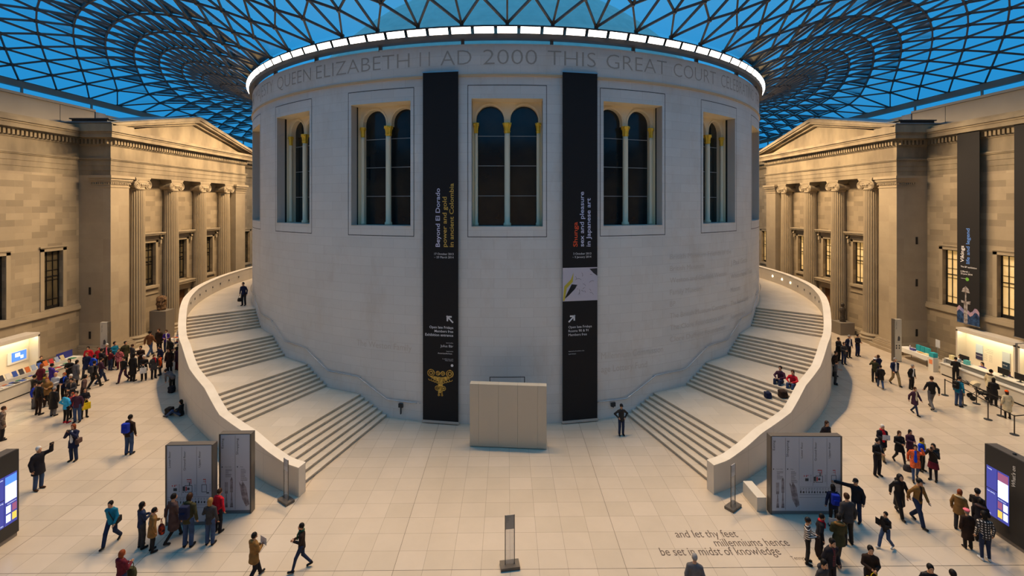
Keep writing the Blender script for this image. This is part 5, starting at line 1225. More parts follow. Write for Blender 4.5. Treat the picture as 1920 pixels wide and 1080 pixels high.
    def topf(P):
        d = rcap(P, J['pel'], J['che'], .130 + fat, .142 + fat, .72)
        d = smin(d, rcap(P, J['che'], J['nek'] - (0, 0, .03), .115 + fat, .070, .85)); d = smin(d, rcap(P, J['shl'], J['shr'], .050 + fat * .7, .050 + fat * .7), .06)
        if not sit and 'bend' not in pose:
            b = J['pel'] + (0, 0, hem); g = .016 if top in ('shirt', 'jacket') else .05
            d = smin(d, np.maximum(rcap(P, J['pel'], b - (0, 0, .1), .135 + fat, .138 + fat + g, .80), b[2] - P[..., 2]), .02)
            if top in ('coat', 'parka', 'long', 'dress'):
                for q in 'lr': d = smin(d, np.maximum(rcap(P, J['hi' + q], J['kn' + q], .108, .100), b[2] - P[..., 2]), .04)
        else: d = smin(d, rcap(P, J['pel'], J['pel'] - up * .04, .14 + fat, .15 + fat, .85), .02)
        d = np.maximum(d, (P - (J['nek'] - up * .012)) @ up)
        for q in 'lr':
            r = .046 + fat * .6; d = smin(d, rcap(P, J['sh' + q], J['el' + q], r + .008, r - .004), .03)
            w_ = J['wr' + q] if 'tee' not in ex else J['el' + q] * .8 + J['wr' + q] * .2; d = smin(d, rcap(P, J['el' + q], w_, r - .004, r - .012), .02)
        if 'hood' in ex or top == 'parka': d = smin(d, ell(P, J['nek'] + (0, .075, -.005), (.13, .07, .075)), .03)
        if 'hoodup' in ex: d = smin(d, np.maximum(ell(P, hd + (0, .02, 0), (.112, .125, .15)), -ell(P, hd + (0, -.10, -.01), (.085, .09, .12))), .02)
        return d
    V, Fc = snet(topf, lo - .06, hi + .06, v); npobj({'shirt': 'shirt', 'jacket': 'jacket', 'parka': 'parka', 'coat': 'coat', 'long': 'long_coat', 'dress': 'dress'}[top], V, Fc, cl(topc), t)
    def legf(P):
        wide = .012 if 'slim' not in ex else 0; d = rcap(P, J['pel'] + (0, 0, .03), J['pel'] - up * .06, .132, .135, .78)
        for q in 'lr':
            d = smin(d, rcap(P, J['hi' + q], J['kn' + q], .088 + wide * .5, .062 + wide), .03); d = smin(d, rcap(P, J['kn' + q], J['an' + q], .062 + wide, .046 + wide * 1.5), .02)
        return d
    l2 = np.min([J[q] for q in ('pel', 'hil', 'hir', 'knl', 'knr', 'anl', 'anr')], 0) - .16; h2 = np.max([J[q] for q in ('pel', 'hil', 'hir', 'knl', 'knr', 'anl', 'anr')], 0) + .17; l2[2] = min(J['anl'][2], J['anr'][2]) - .03
    V, Fc = snet(lambda P: np.maximum(legf(P), l2[2] + .02 - P[..., 2]), l2, h2, v); npobj('trousers', V, Fc, cl(legc), t)
    shc = 'white' if 'whiteshoes' in ex else 'red' if 'redshoes' in ex else 'brown' if 'brownshoes' in ex else 'black'
    for q in 'lr':
        a, b = J['an' + q], J['to' + q]; lo2 = np.minimum(a, b) - .09; hi2 = np.maximum(a, b) + .09; zb = min(a[2], b[2]) - .045
        V, Fc = snet(lambda P: np.maximum(smin(rcap(P, a - (0, -.03, .035), b, .044, .040), rcap(P, a - (0, 0, .03), a + (0, 0, .02), .045, .045), .02), zb - P[..., 2]), lo2, hi2, max(v * .8, .016)); npobj('shoe', V, Fc, cl(shc, .5), t)
    if 'skirt' in ex:
        V, Fc = snet(lambda P: np.maximum(np.maximum(rcap(P, J['pel'], J['pel'] - (0, 0, .35), .16, .22, .85), J['pel'][2] - .36 - P[..., 2]), P[..., 2] - J['pel'][2] + .05), J['pel'] - .45, J['pel'] + .3, v); npobj('skirt', V, Fc, cl('maroon'), t)
    # ---- hair and hats
    if hair != 'bald' and 'hoodup' not in ex:
        def hairf(P):
            d = ell(P, hd + (0, .012, .018), (.088, .102, .112)); face = ell(P, hd + (0, -.125, -.038), (.080, .10, .100))
            d = np.maximum(d, -face)
            if hair == 'short' or hair in ('cap', 'beanie', 'beret'): d = np.maximum(d, (hd[2] - .055) - P[..., 2])
            if hair == 'long': d = smin(d, rcap(P, hd + (0, .045, -.02), hd + (0, .075, -.24), .082, .060, .6), .03)
            if hair == 'bob': d = smin(d, rcap(P, hd + (0, .035, 0), hd + (0, .045, -.10), .088, .082, .8), .02); d = np.maximum(d, -face)
            if hair == 'curly': d = ell(P, hd + (0, .02, .025), (.105, .115, .12)); d = np.maximum(d, -face)
            return d
        V, Fc = snet(hairf, hd - (.16, .2, .36), hd + (.16, .2, .2), min(v, .02)); npobj('hair', V, Fc, cl(hairc, .6), t)
    hat = [q for q in ex.split() if q.startswith('hat:')]
    if hat:
        kind, hc = hat[0][4:].split('/')
        def hatf(P):
            d = np.maximum(ell(P, hd + (0, .008, .025), (.098, .112, .118)), (hd[2] + .028) - P[..., 2])
            if kind == 'cap': d = np.minimum(d, ell(P, hd + (0, -.12, .045), (.075, .07, .012)))
            if kind == 'beret': d = smin(d, ell(P, hd + (.02, .03, .10), (.125, .13, .05)), .02)
            return d
        V, Fc = snet(hatf, hd - (.17, .24, .1), hd + (.17, .2, .2), min(v, .018)); npobj({'cap': 'cap', 'beanie': 'beanie', 'beret': 'beret'}[kind], V, Fc, cl(hc), t)
    for q in ex.split():
        if q.startswith('scarf:'):
            mb = MB(); c = J['nek'] + (0, -.01, .01); mb.tube([c + (.075 * math.cos(a), .075 * math.sin(a), .008 * math.sin(3 * a)) for a in [2 * PI * i / 12 for i in range(13)]], .032, 7)
            f = J['che'] + (0, -.13 - fat, 0); mb.tube([c + (.03, -.07, 0), f + (.04, 0, .02), f + (.05, .0, -.16)], [.03, .028, .022], 6); mb.build('scarf', cl(q[6:]), t, smooth=True)
        if q.startswith('fur:'):
            c = J['nek'] + (0, .03, .0); mb = MB(); mb.tube([c + (.125 * math.cos(a), .09 * math.sin(a), -.03 + .03 * math.sin(a)) for a in [2 * PI * i / 14 for i in range(15)]], .046, 7); mb.build('fur_collar', cl(q[4:]), t, smooth=True)
        if q.startswith('front:'):        # open front showing a shirt
            f = J['che'] + (0, -.128 - fat * 1.1, 0); V, Fc = snet(lambda P: np.maximum(rcap(P, J['che'] + (0, -.088, .10), J['pel'] + (0, -.088, .0), .035, .055) - .0, -1 + 0 * P[..., 0]) - fat * .6, J['pel'] - .2, J['nek'] + .2, v); npobj('shirt_front', V, Fc, cl(q[6:]), t)
        if q.startswith('pack:'):
            c = J['che'] + (0, .20 + fat, -.06); V, Fc = snet(lambda P: np.minimum(np.linalg.norm(np.maximum(np.abs(P - c) - (.10, .045, .17), 0), axis=-1) - .045, np.linalg.norm(np.maximum(np.abs(P - c - (0, .10, -.07)) - (.07, .01, .07), 0), axis=-1) - .03), c - .32, c + .32, v); npobj('backpack', V, Fc, cl(q[5:], .6), t)
            for s in (-1, 1): mb = MB(); mb.tube([c + (s * .10, -.06, .17), J['sh' + ('l' if s < 0 else 'r')] + (-s * .06, 0, .075 + fat), J['che'] + (s * .12, -.12 - fat, -.02), J['che'] + (s * .15, -.02, -.18)], .016, 5); mb.build('backpack_strap', cl('black'), t)
        if q.startswith('sling:'):
            mb = MB(); mb.tube([J['shl'] + (.06, .0, .07 + fat), J['che'] + (.02, -.13 - fat, .0), J['pel'] + (.14, -.11, .02)], .014, 5); mb.tube([J['shl'] + (.06, .0, .07 + fat), J['che'] + (.02, .13 + fat, .0), J['pel'] + (.16, .10, .02)], .014, 5)
            mb.build('bag_strap', cl('black'), t); c = J['pel'] + (.22, 0, -.02); V, Fc = snet(lambda P: np.linalg.norm(np.maximum(np.abs(P - c) - (.025, .12, .085), 0), axis=-1) - .035, c - .26, c + .26, v); npobj('shoulder_bag', V, Fc, cl(q[6:], .6), t)
    t['_k'] = k
    return t, J, k
def fpz(px, py, z):
    a = (px - 960) / 850; b = (py - 384) / 850; c, s = math.cos(.0105), math.sin(.0105); T = (CAM_H - z) / b
    return Vector(((a * c + s) * T, CAM_Y + (c - a * s) * T, z))
def held(t, J, k, side, kind, colr, label, cat):
    """something carried in a hand: a thing of its own, standing where the hand is"""
    M = Matrix.Translation(t.location) @ Matrix.Rotation(t.rotation_euler[2], 4, 'Z') @ Matrix.Scale(k, 4); w0 = Vector(J['wr' + side]); u = (w0 - Vector(J['el' + side])).normalized(); p = M @ (w0 + u * .10)
    mb = MB()
    if kind == 'bag':
        mb.lathe([(.02, -.48), (.15, -.46), (.17, -.36), (.14, -.24), (.10, -.20)], n=14); mb.v = [(a, b * .55, q) for a, b, q in mb.v]; mb.tube([(-.08, 0, -.22), (-.07, 0, -.08), (0, 0, -.01), (.07, 0, -.08), (.08, 0, -.22)], .010, 5)
    elif kind == 'tote':
        mb.box(-.17, .17, -.04, .04, -.52, -.18); mb.tube([(-.09, 0, -.2), (-.06, 0, -.08), (0, 0, -.01), (.06, 0, -.08), (.09, 0, -.2)], .010, 5)
    elif kind == 'paper': mb.box(-.15, .15, -.012, -.008, -.02, .20); mb.box(-.004, .004, -.016, -.008, -.02, .20)
    elif kind == 'phone': mb.box(-.035, .035, -.012, .012, -.03, .11); mb.box(-.03, .03, -.014, -.012, -.01, .10)
    elif kind == 'camera': mb.box(-.06, .06, -.03, .03, -.03, .05); mb.tube([(0, .03, .01), (0, .07, .01)], .028, 10)
    elif kind == 'coat':
        mb.lathe([(.10, -.58), (.15, -.48), (.14, -.3), (.12, -.1), (.10, 0), (.04, .03)], n=12, rfun=lambda i, z: 1 + .15 * math.sin(i * 2.1 + z * 5)); mb.v = [(a, b * .6, q) for a, b, q in mb.v]
    o = mb.build({'bag': 'handbag', 'tote': 'tote_bag', 'paper': 'paper_sheet', 'phone': 'phone', 'camera': 'camera', 'coat': 'folded_coat'}[kind], cl(colr, .6), loc=p); o.rotation_euler = (0, 0, t.rotation_euler[2]); return tag(o, label, cat)
# ---- who stands where: (pixel column of the feet, head row, feet row, turn, pose, top, top colour, leg colour, hair, hair colour, extras, label)
PPL = [
 # far left crowd
 (281, 620, 668, 175, 'walk', 'jacket', 'suede', 'denim', 'short', 'hblack', 'big', 'person in brown suede coat and blue jeans walking away beside the left stone plinth'),
 (299, 615, 660, 0, 'look', 'coat', 'dkbrown', 'ink', 'short', 'hbrown', 'big', 'tall person in dark reddish brown coat facing forward in front of the left plinth'),
 (312, 618, 661, 10, 'hold', 'jacket', 'purple', 'dkdenim', 'short', 'hbrown', 'scarf:white', 'person in bright purple jacket and white scarf near the left stair wall'),
 (319, 632, 676, -15, 'look', 'coat', 'black', 'black', 'bob', 'hbrown', '', 'person in black coat with green bag, just in front of the purple jacket'),
 (334, 619, 660, 150, 'hold', 'jacket', 'black', 'ink', 'short', 'hgrey', '', 'person in black suit jacket seen from behind over the book rack'),
 (332, 650, 694, 160, 'hold', 'coat', 'plum', 'maroon', 'bob', 'hblack', '', 'person in plum coat browsing the wire book rack'),
 (316, 652, 700, 5, 'look', 'long', 'dkbrown', 'black', 'long', 'hbrown', 'fur:brown', 'person in long dark brown coat with fur collar beside the left stair wall'),
 (301, 647, 690, -20, 'look', 'coat', 'navy', 'ink', 'short', 'hblack', '', 'person in dark navy coat standing behind the orange jacketed child'),
 (302, 665, 703, -40, 'look', 'jacket', 'orange', 'dkgrey', 'short', 'hbrown', 'hood', 'child in bright orange jacket standing left of the stair wall'),
 (288, 664, 710, 60, 'look', 'coat', 'dkgrey', 'ink', 'long', 'hbrown', 'scarf:red', 'person in charcoal coat with red scarf facing the orange jacketed child'),
 (270, 665, 713, 30, 'hold', 'coat', 'black', 'black', 'short', 'hwhite', '', 'white haired person in black holding a pale bag, left crowd'),
 (248, 662, 715, 170, 'look', 'long', 'black', 'black', 'bob', 'hblack', '', 'person in long black coat with dark bag seen from behind, left crowd'),
 (233, 668, 716, 0, 'walk', 'jacket', 'black', 'plum', 'short', 'hblack', '', 'slim person in short black jacket walking, front left of the crowd by the pilaster'),
 (264, 648, 695, 10, 'hold', 'jacket', 'dkbrown', 'black', 'short', 'hblack', 'big', 'broad person in dark brown puffy jacket in the middle of the left crowd'),
 (248, 645, 688, 160, 'hold', 'jacket', 'dkgrey', 'black', 'short', 'hbrown', 'hood', 'person in dark grey hooded jacket behind the long black coat'),
 (231, 640, 689, 70, 'look', 'coat', 'olive', 'black', 'short', 'hblack', '', 'person in dark olive coat just behind the pink patterned coat'),
 (223, 652, 692, 20, 'look', 'coat', 'pinkpat', 'maroon', 'bob', 'hbrown', '', 'person in pink and red patterned coat before the left pilaster'),
 (213, 640, 688, 80, 'hold', 'jacket', 'teal', 'black', 'short', 'hblack', '', 'person in teal jacket right of the slim cream pillar sign'),
 (203, 643, 688, 20, 'look', 'jacket', 'dkgrey', 'dkbrown', 'short', 'hwhite', 'front:pink', 'white haired person with pink shirt beside the left pillar sign'),
 (211, 655, 694, 175, 'hold', 'shirt', 'maroon', 'dkdenim', 'short', 'hbrown', '', 'person in dark red jumper and dark jeans seen from behind, by the pillar sign'),
 (170, 648, 692, 20, 'look', 'jacket', 'red', 'black', 'short', 'hblack', 'big', 'person in red jacket beside the left corner of the court wall'),
 (181, 651, 690, 20, 'raiser', 'jacket', 'red', 'black', 'short', 'hbrown', '', 'person in red top raising an arm beside the left pillar sign'),
 (175, 665, 712, 175, 'look', 'jacket', 'blue', 'ink', 'short', 'hblack', 'hood', 'person in vivid blue jacket seen from behind, left of the pillar sign'),
 (163, 660, 708, 20, 'walk', 'coat', 'navy', 'dkgrey', 'short', 'ginger', '', 'person in long navy coat left of the vivid blue jacket'),
 (190, 653, 702, 160, 'hold', 'jacket', 'ink', 'black', 'short', 'hblack', '', 'person in black jacket directly before the left pillar sign'),
 (177, 676, 728, 175, 'walk', 'jacket', 'black', 'black', 'short', 'hblack', 'pack:dkgrey', 'person in black with large grey backpack walking away, left crowd'),
 (189, 670, 719, 150, 'walk', 'jacket', 'plum', 'dkdenim', 'short', 'hblack', '', 'person in plum jacket and dark jeans right of the grey backpack'),
 (130, 672, 719, 20, 'hold', 'coat', 'black', 'black', 'bob', 'hblack', '', 'person in short black coat facing a long haired companion near the shop counter'),
 (142, 675, 724, 165, 'look', 'long', 'grey', 'black', 'long', 'hblack', '', 'long haired person in long grey coat near the far end of the shop counter'),
 (77, 667, 712, 60, 'hold', 'jacket', 'black', 'black', 'short', 'hbrown', '', 'staff person in black standing behind the bookshop counter'),
 (76, 682, 736, 175, 'look', 'coat', 'maroon', 'maroon', 'bob', 'ginger', '', 'person in maroon coat leaning towards the bookshop counter'),
 (97, 681, 734, 160, 'hold', 'parka', 'purple', 'black', 'short', 'hblack', '', 'person in purple parka at the bookshop counter'),
 (106, 697, 752, 10, 'hold', 'shirt', 'white', 'black', 'bald', 'hgrey', '', 'bald person in pale shirt standing in the group by the bookshop'),
 (120, 698, 752, 10, 'hold', 'jacket', 'navy', 'black', 'short', 'ginger', 'scarf:blue', 'person in navy jacket right of the bald person in pale shirt'),
 (88, 707, 762, 40, 'hold', 'parka', 'tan', 'dkbrown', 'short', 'ginger', '', 'person in tan brown parka looking at a leaflet in the bookshop group'),
 (133, 701, 755, 10, 'hold', 'coat', 'pattern', 'black', 'short', 'hwhite', '', 'white haired person in patterned brown coat in the bookshop group'),
 (140, 707, 763, 15, 'hold', 'coat', 'dkgrey', 'black', 'short', 'hblack', 'scarf:pattern', 'person in dark coat with patterned scarf in the bookshop group'),
 (151, 704, 760, 130, 'look', 'coat', 'mauve', 'black', 'curly', 'hblack', '', 'curly haired person in brown grey coat at the right of the bookshop group'),
 (80, 700, 754, 100, 'hold', 'jacket', 'olive', 'dkgrey', 'short', 'hbrown', 'scarf:yellow', 'person in olive jacket with yellow scarf close to the bookshop counter'),
 (69, 702, 755, 165, 'hold', 'coat', 'black', 'black', 'short', 'hblack', 'big', 'person in black coat bent over the books at the counter'),
 (64, 718, 766, 100, 'look', 'jacket', 'royal', 'grey', 'short', 'hbrown', '', 'child in blue jacket at the left side of the bookshop group'),
 (72, 714, 778, 170, 'look', 'shirt', 'black', 'dkbrown', 'short', 'hblack', 'slim', 'slim person in black top and brown trousers seen from behind, left bookshop group'),
 (100, 725, 780, 175, 'look', 'long', 'black', 'grey', 'short', 'hgrey', 'big', 'grey haired person in big black overcoat seen from behind, bookshop group'),
 (125, 736, 793, 170, 'hip', 'jacket', 'cyan', 'black', 'long', 'hbrown', 'redshoes slim hood', 'girl in sky blue jacket and red shoes seen from behind'),
 (136, 735, 784, 10, 'hold', 'jacket', 'salmon', 'ink', 'short', 'ginger', 'hood', 'child in salmon red jacket behind the sky blue jacket'),
 (145, 731, 791, 20, 'look', 'jacket', 'plum', 'denim', 'short', 'hblack', '', 'person in dark plum jacket and blue jeans right of the sky blue jacket'),
 (157, 727, 784, 60, 'hold', 'jacket', 'ink', 'black', 'bob', 'hblack', 'slim', 'person in black with yellow bag at the front right of the bookshop group'),
 (3, 762, 826, 150, 'look', 'coat', 'pattern', 'black', 'short', 'hbrown', '', 'person in mottled brown coat cut by the left edge of the photo'),
 (138, 794, 864, 5, 'phone', 'coat', 'navy', 'dkdenim', 'bob', 'ginger', 'sling:mauve front:white', 'person in navy coat with brown shoulder bag holding a camera to the face'),
 (242, 778, 852, 180, 'look', 'jacket', 'dkbrown', 'denim', 'short', 'hblack', 'pack:royal hood', 'person with blue backpack and brown hooded jacket standing alone'),
 (72, 836, 918, 80, 'raiser', 'coat', 'ink', 'denim', 'short', 'hwhite', 'brownshoes big', 'white haired person in black coat raising a camera'),
 (210, 936, 1019, 5, 'walk+look', 'jacket', 'teal', 'dkdenim', 'short', 'hblack', 'sling:black', 'person in teal jacket with black shoulder bag walking forward'),
 (267, 941, 1028, 150, 'hold', 'jacket', 'dkdenim', 'dkgrey', 'long', 'hblack', '', 'long haired person with pale blue bag left of the tan coat'),
 (284, 952, 1034, 140, 'carryr+look', 'coat', 'tan', 'black', 'short', 'hblack', 'slim', 'person in tan coat with red patterned bag'),
 (325, 925, 1014, 150, 'walk', 'long', 'mauve', 'black', 'short', 'hblack', 'slim', 'person in long mauve brown coat at the left floor plan sign'),
 (353, 926, 1025, 180, 'look', 'jacket', 'olive', 'denim', 'long', 'hbrown', 'pack:navy hood', 'person in olive jacket with navy backpack and jeans at the left floor plan sign'),
 (394, 933, 1021, 178, 'carryr', 'jacket', 'dkgrey', 'denim', 'bob', 'blond', '', 'blond person in grey cardigan with maroon coat over the arm at the floor plan sign'),
 (409, 917, 998, 165, 'look', 'jacket', 'red', 'ink', 'short', 'hbrown', 'hood', 'person in bright crimson hooded jacket between the two left signs'),
 (228, 1031, 1128, 165, 'hold', 'jacket', 'maroon', 'dkdenim', 'bob', 'ginger', 'hood', 'ginger haired person in maroon jacket cut by the bottom edge'),
 (476, 998, 1090, 150, 'hold+walk', 'parka', 'tan', 'ink', 'short', 'hblack', '', 'person in tan brown parka reading a map at the bottom edge'),
 (566, 980, 1068, -75, 'walk+hold', 'jacket', 'dkbrown', 'dkdenim', 'short', 'hblack', 'scarf:green slim', 'person in dark jacket with green scarf striding left across the open floor'),
 (1165, 757, 816, 5, 'hip', 'jacket', 'dkplaid', 'dkdenim', 'short', 'hbrown', 'hat:cap/black', 'person in dark checked shirt and cap standing at the foot of the right staircase'),
 # right
 (1572, 632, 676, 20, 'hold', 'coat', 'black', 'black', 'short', 'hbrown', 'big', 'person in black coat with bag, left of the group by the right plinth'),
 (1591, 627, 671, 5, 'look', 'jacket', 'navy', 'ink', 'short', 'hgrey', 'front:white', 'grey haired person in dark blue jacket by the right plinth'),
 (1582, 641, 683, 0, 'hold', 'jacket', 'dkgrey', 'dkdenim', 'short', 'hbrown', '', 'person in charcoal jacket with hands clasped in front, right of the stair wall'),
 (1608, 626, 668, 10, 'hold', 'jacket', 'ink', 'navy', 'short', 'hblack', '', 'person in dark suit standing alone right of the plinth group'),
 (1565, 657, 706, 20, 'look', 'jacket', 'dkbrown', 'black', 'short', 'hbrown', '', 'person in dark brown jacket against the outside of the right stair wall'),
 (1566, 675, 721, 60, 'hold+look', 'shirt', 'grey', 'dkgrey', 'short', 'hbrown', 'tee', 'person in grey green shirt leaning by the right stair wall'),
 (1640, 671, 717, 150, 'phone', 'jacket', 'olive', 'black', 'short', 'hbrown', 'hat:cap/white', 'person in white cap and olive jacket raising a camera'),
 (1647, 665, 712, 170, 'phone', 'jacket', 'navy', 'ink', 'short', 'hbrown', 'hood', 'person in navy jacket right behind the white cap'),
 (1651, 684, 728, 150, 'walk', 'coat', 'black', 'denim', 'short', 'hblack', '', 'person in black coat and jeans walking away beside the white cap'),
 (1678, 670, 722, -10, 'walk', 'jacket', 'navy', 'khaki', 'short', 'hgrey', 'front:white', 'grey haired person in dark blazer and tan trousers walking forward'),
 (1709, 682, 730, 10, 'look', 'jacket', 'black', 'black', 'short', 'hgrey', 'front:white', 'person in black jacket with white shirt front, right of the blazer'),
 (1715, 725, 777, 5, 'walk', 'coat', 'plum', 'dkdenim', 'short', 'hbrown', 'front:cream slim', 'person in plum coat and cream scarf walking forward'),
 (1747, 705, 767, 165, 'walk', 'jacket', 'black', 'grey', 'short', 'hbrown', '', 'person in black jacket and grey trousers walking away before the queue posts'),
 (1792, 669, 717, 140, 'hold', 'jacket', 'black', 'black', 'short', 'hblack', '', 'person in black leaning on the far part of the information desk'),
 (1797, 705, 762, 100, 'look', 'jacket', 'teal', 'denim', 'short', 'hblack', 'pack:black', 'person in blue jacket with black backpack standing at the queue posts'),
 (1856, 692, 748, 90, 'look', 'parka', 'cream', 'dkgrey', 'short', 'hblack', 'fur:brown', 'person in pale cream coat at the information desk'),
 (1863, 708, 761, 120, 'hold', 'long', 'black', 'black', 'bob', 'hblack', '', 'person in long black coat at the information desk beside the pushchair'),
 (1889, 732, 785, 160, 'look', 'long', 'cream', 'black', 'bob', 'hbrown', 'hat:beanie/orange slim', 'person in orange hat and long cream coat at the information desk'),
 (1548, 787, 856, 10, 'look', 'jacket', 'ink', 'black', 'long', 'hbrown', '', 'long haired person in black jacket standing behind the wide grey sign'),
 (1654, 795, 861, -10, 'hold+walk', 'coat', 'ink', 'khaki', 'short', 'hwhite', 'scarf:red front:red', 'white haired person in dark coat with red scarf holding a leaflet'),
 (1645, 821, 892, 5, 'hold', 'jacket', 'black', 'ink', 'short', 'hblack', 'scarf:grey', 'person in black jacket with grey scarf walking before the red scarf'),
 (1686, 807, 869, -10, 'hold+walk', 'coat', 'black', 'black', 'long', 'hbrown', 'slim', 'person in long black coat with light brown hair in the middle right group'),
 (1706, 805, 862, 0, 'hold', 'coat', 'plum', 'ink', 'long', 'hblack', '', 'long dark haired person in dark plum coat behind the orange coat'),
 (1716, 833, 900, -35, 'raiser+walk', 'coat', 'paisley', 'denim', 'bob', 'hblack', 'front:blue slim', 'person in orange patterned coat over blue dress raising an arm'),
 (1728, 820, 883, 15, 'hold', 'shirt', 'blue', 'black', 'long', 'hbrown', 'scarf:yellow', 'person in bright blue top with yellow scarf behind the orange coat'),
 (1750, 831, 901, -60, 'phone', 'jacket', 'black', 'ink', 'long', 'hblack', 'skirt pack:black slim', 'person in black jacket and maroon skirt taking a picture'),
 (1690, 889, 969, -5, 'walk+down', 'long', 'black', 'black', 'short', 'hblack', 'hoodup', 'hooded person in long black coat walking forward beside the tan jacket'),
 (1716, 893, 980, 8, 'walk+look', 'jacket', 'tan', 'dkdenim', 'short', 'hblack', 'hat:cap/black front:dkbrown', 'person in tan leather jacket and dark cap walking forward'),
 (1807, 919, 996, 120, 'look', 'parka', 'tan', 'dkgrey', 'bob', 'ginger', 'fur:cream', 'person in tan parka with pale fur hood watching the right screen wall'),
 (1825, 916, 1000, 110, 'hold', 'jacket', 'black', 'ink', 'short', 'hblack', 'hat:beanie/black', 'person in black beanie behind the pink beret'),
 (1838, 932, 1014, 120, 'hold', 'parka', 'ink', 'black', 'long', 'hblack', 'fur:mauve', 'person in black parka between the pink beret and the screen wall'),
 (1817, 957, 1030, 165, 'look', 'long', 'dkbrown', 'black', 'short', 'hgrey', 'hat:beret/pink big', 'person in pink beret and long brown coat seen from behind'),
 (1845, 958, 1049, 165, 'look', 'jacket', 'plaid', 'dkdenim', 'long', 'hblack', 'whiteshoes slim', 'long haired person in black and white checked shirt and jeans'),
 (1661, 959, 1028, -75, 'walk+hold', 'jacket', 'black', 'denim', 'short', 'hblack', 'whiteshoes', 'person in black top, blue jeans and white shoes walking left with a folder'),
 (1606, 896, 978, -60, 'pointl+look', 'jacket', 'ink', 'dkdenim', 'short', 'hgrey', 'hat:cap/black big', 'person in black leather jacket and flat cap pointing at the wide grey sign'),
 (1590, 926, 1020, 178, 'look', 'jacket', 'dkgrey', 'black', 'short', 'hbrown', 'big', 'person in dark quilted jacket seen from behind, right of the fur trimmed parka'),
 (1563, 909, 989, 165, 'look', 'jacket', 'navy', 'black', 'bob', 'hblack', 'pack:royal slim', 'person in navy jacket with blue backpack reading the wide grey sign'),
 (1572, 963, 1058, 165, 'hold+walk', 'parka', 'olive', 'dkgrey', 'short', 'hblack', 'fur:tan', 'person in olive parka with tan fur hood holding white paper'),
 (1538, 962, 1046, 70, 'look', 'coat', 'ink', 'black', 'short', 'hblack', 'scarf:red', 'person in black coat with red hood lining in the lower right group'),
 (1514, 970, 1056, 60, 'hold', 'shirt', 'stripe', 'black', 'short', 'hbrown', 'hat:beanie/black slim', 'person in black and white striped jumper carrying a dark coat'),
 (1557, 1006, 1108, 10, 'look', 'jacket', 'ink', 'ink', 'short', 'hblack', 'front:redplaid big', 'person in black jacket over red checked shirt at the bottom right'),
 (1541, 1045, 1152, 20, 'look', 'jacket', 'dkgrey', 'ink', 'short', 'hblack', 'hood', 'dark haired person in grey jacket cut by the bottom edge below the checked shirt'),
 (1632, 1022, 1124, -20, 'hold', 'jacket', 'dkbrown', 'ink', 'short', 'hblack', '', 'person in dark brown jacket carrying a white and yellow bag'),
 (1303, 1040, 1146, 165, 'look', 'jacket', 'grey', 'dkgrey', 'short', 'hgrey', 'big', 'person in light grey jacket at the bottom edge below the floor verse'),
 (1743, 1054, 1160, -15, 'look', 'jacket', 'black', 'ink', 'short', 'hblack', '', 'black haired person in black jacket at the bottom edge, left of the last one'),
 (1788, 1070, 1180, 165, 'look', 'jacket', 'black', 'ink', 'short', 'hblack', '', 'dark haired head only just above the bottom edge, right of the black jacket'),
]
PP = {}
POS = [fp(p[0], p[2]) for p in PPL]
for it in range(25):      # nobody stands inside a neighbour
    for i in range(len(POS)):
        for j in range(i + 1, len(POS)):
            d = POS[j] - POS[i]
            if d.length < .50: u_ = d.normalized() * (.50 - d.length) * .4; POS[j] = POS[j] + u_; POS[i] = POS[i] - u_
for i_, (px, hy, fy, rz, pose, top, tcl, lcl, hair, hcl, ex, label) in enumerate(PPL):
    h = (fy - hy) * 11.3 / (fy - 384)
    PP[label] = make_person(label, px, fy, rz, h, pose, top, tcl, lcl, hair, hcl, ex, loc=POS[i_])
def who(s): return next(v for k, v in PP.items() if s in k)
# people on the staircases, by the walls and behind the desk
a = make_person('person in dark suit carrying a bag on the upper landing of the left staircase', 457, 573, 0, 1.72, 'look', 'jacket', 'navy', 'ink', 'short', 'hblack', '', z=4.0); held(*a, 'l', 'bag', 'black', 'black bag carried on the upper landing of the left staircase', 'bag')
q = fp(333, 779); a = make_person('person in black seated on the floor against the left stair wall', 333, 779, -80, 1.6, 'floorsit', 'jacket', 'black', 'denim', 'bob', 'hblack', '', loc=q + Vector((.2, 0, 0)))
q = fp(323, 734); a = make_person('person in grey top bending over a bag beside the left stair wall', 323, 734, -110, 1.65, 'bend', 'shirt', 'grey', 'black', 'short', 'hbrown', '', loc=q)
def step_at(px, py):      # where the pixel meets the stair surface, by walking down through the possible step heights
    for n in range(28, -1, -1):
        p = fpz(px, py, n / 7); r = math.hypot(p.x, p.y); ph = math.degrees(math.atan2(abs(p.x), -p.y))
        if DR < r < Ro(ph) - .35 and sum(1 for A in ANG if A <= ph) == n: return p
    return fpz(px, py, 13 / 7)
s1 = cyl(33.0, 26.2, 2.0); s2 = cyl(33.0, 26.8, 2.0)
make_person('person in dark purple jacket seated on the right staircase, left of the pair', 1475, 741, -52, 1.66, 'stepsit', 'jacket', 'plum', 'dkdenim', 'short', 'hblack', '', z=s1.z, loc=s1)
make_person('long haired person in red jacket seated on the right staircase, right of the pair', 1487, 745, -50, 1.6, 'stepsit', 'jacket', 'red', 'denim', 'long', 'hbrown', '', z=s2.z, loc=s2)
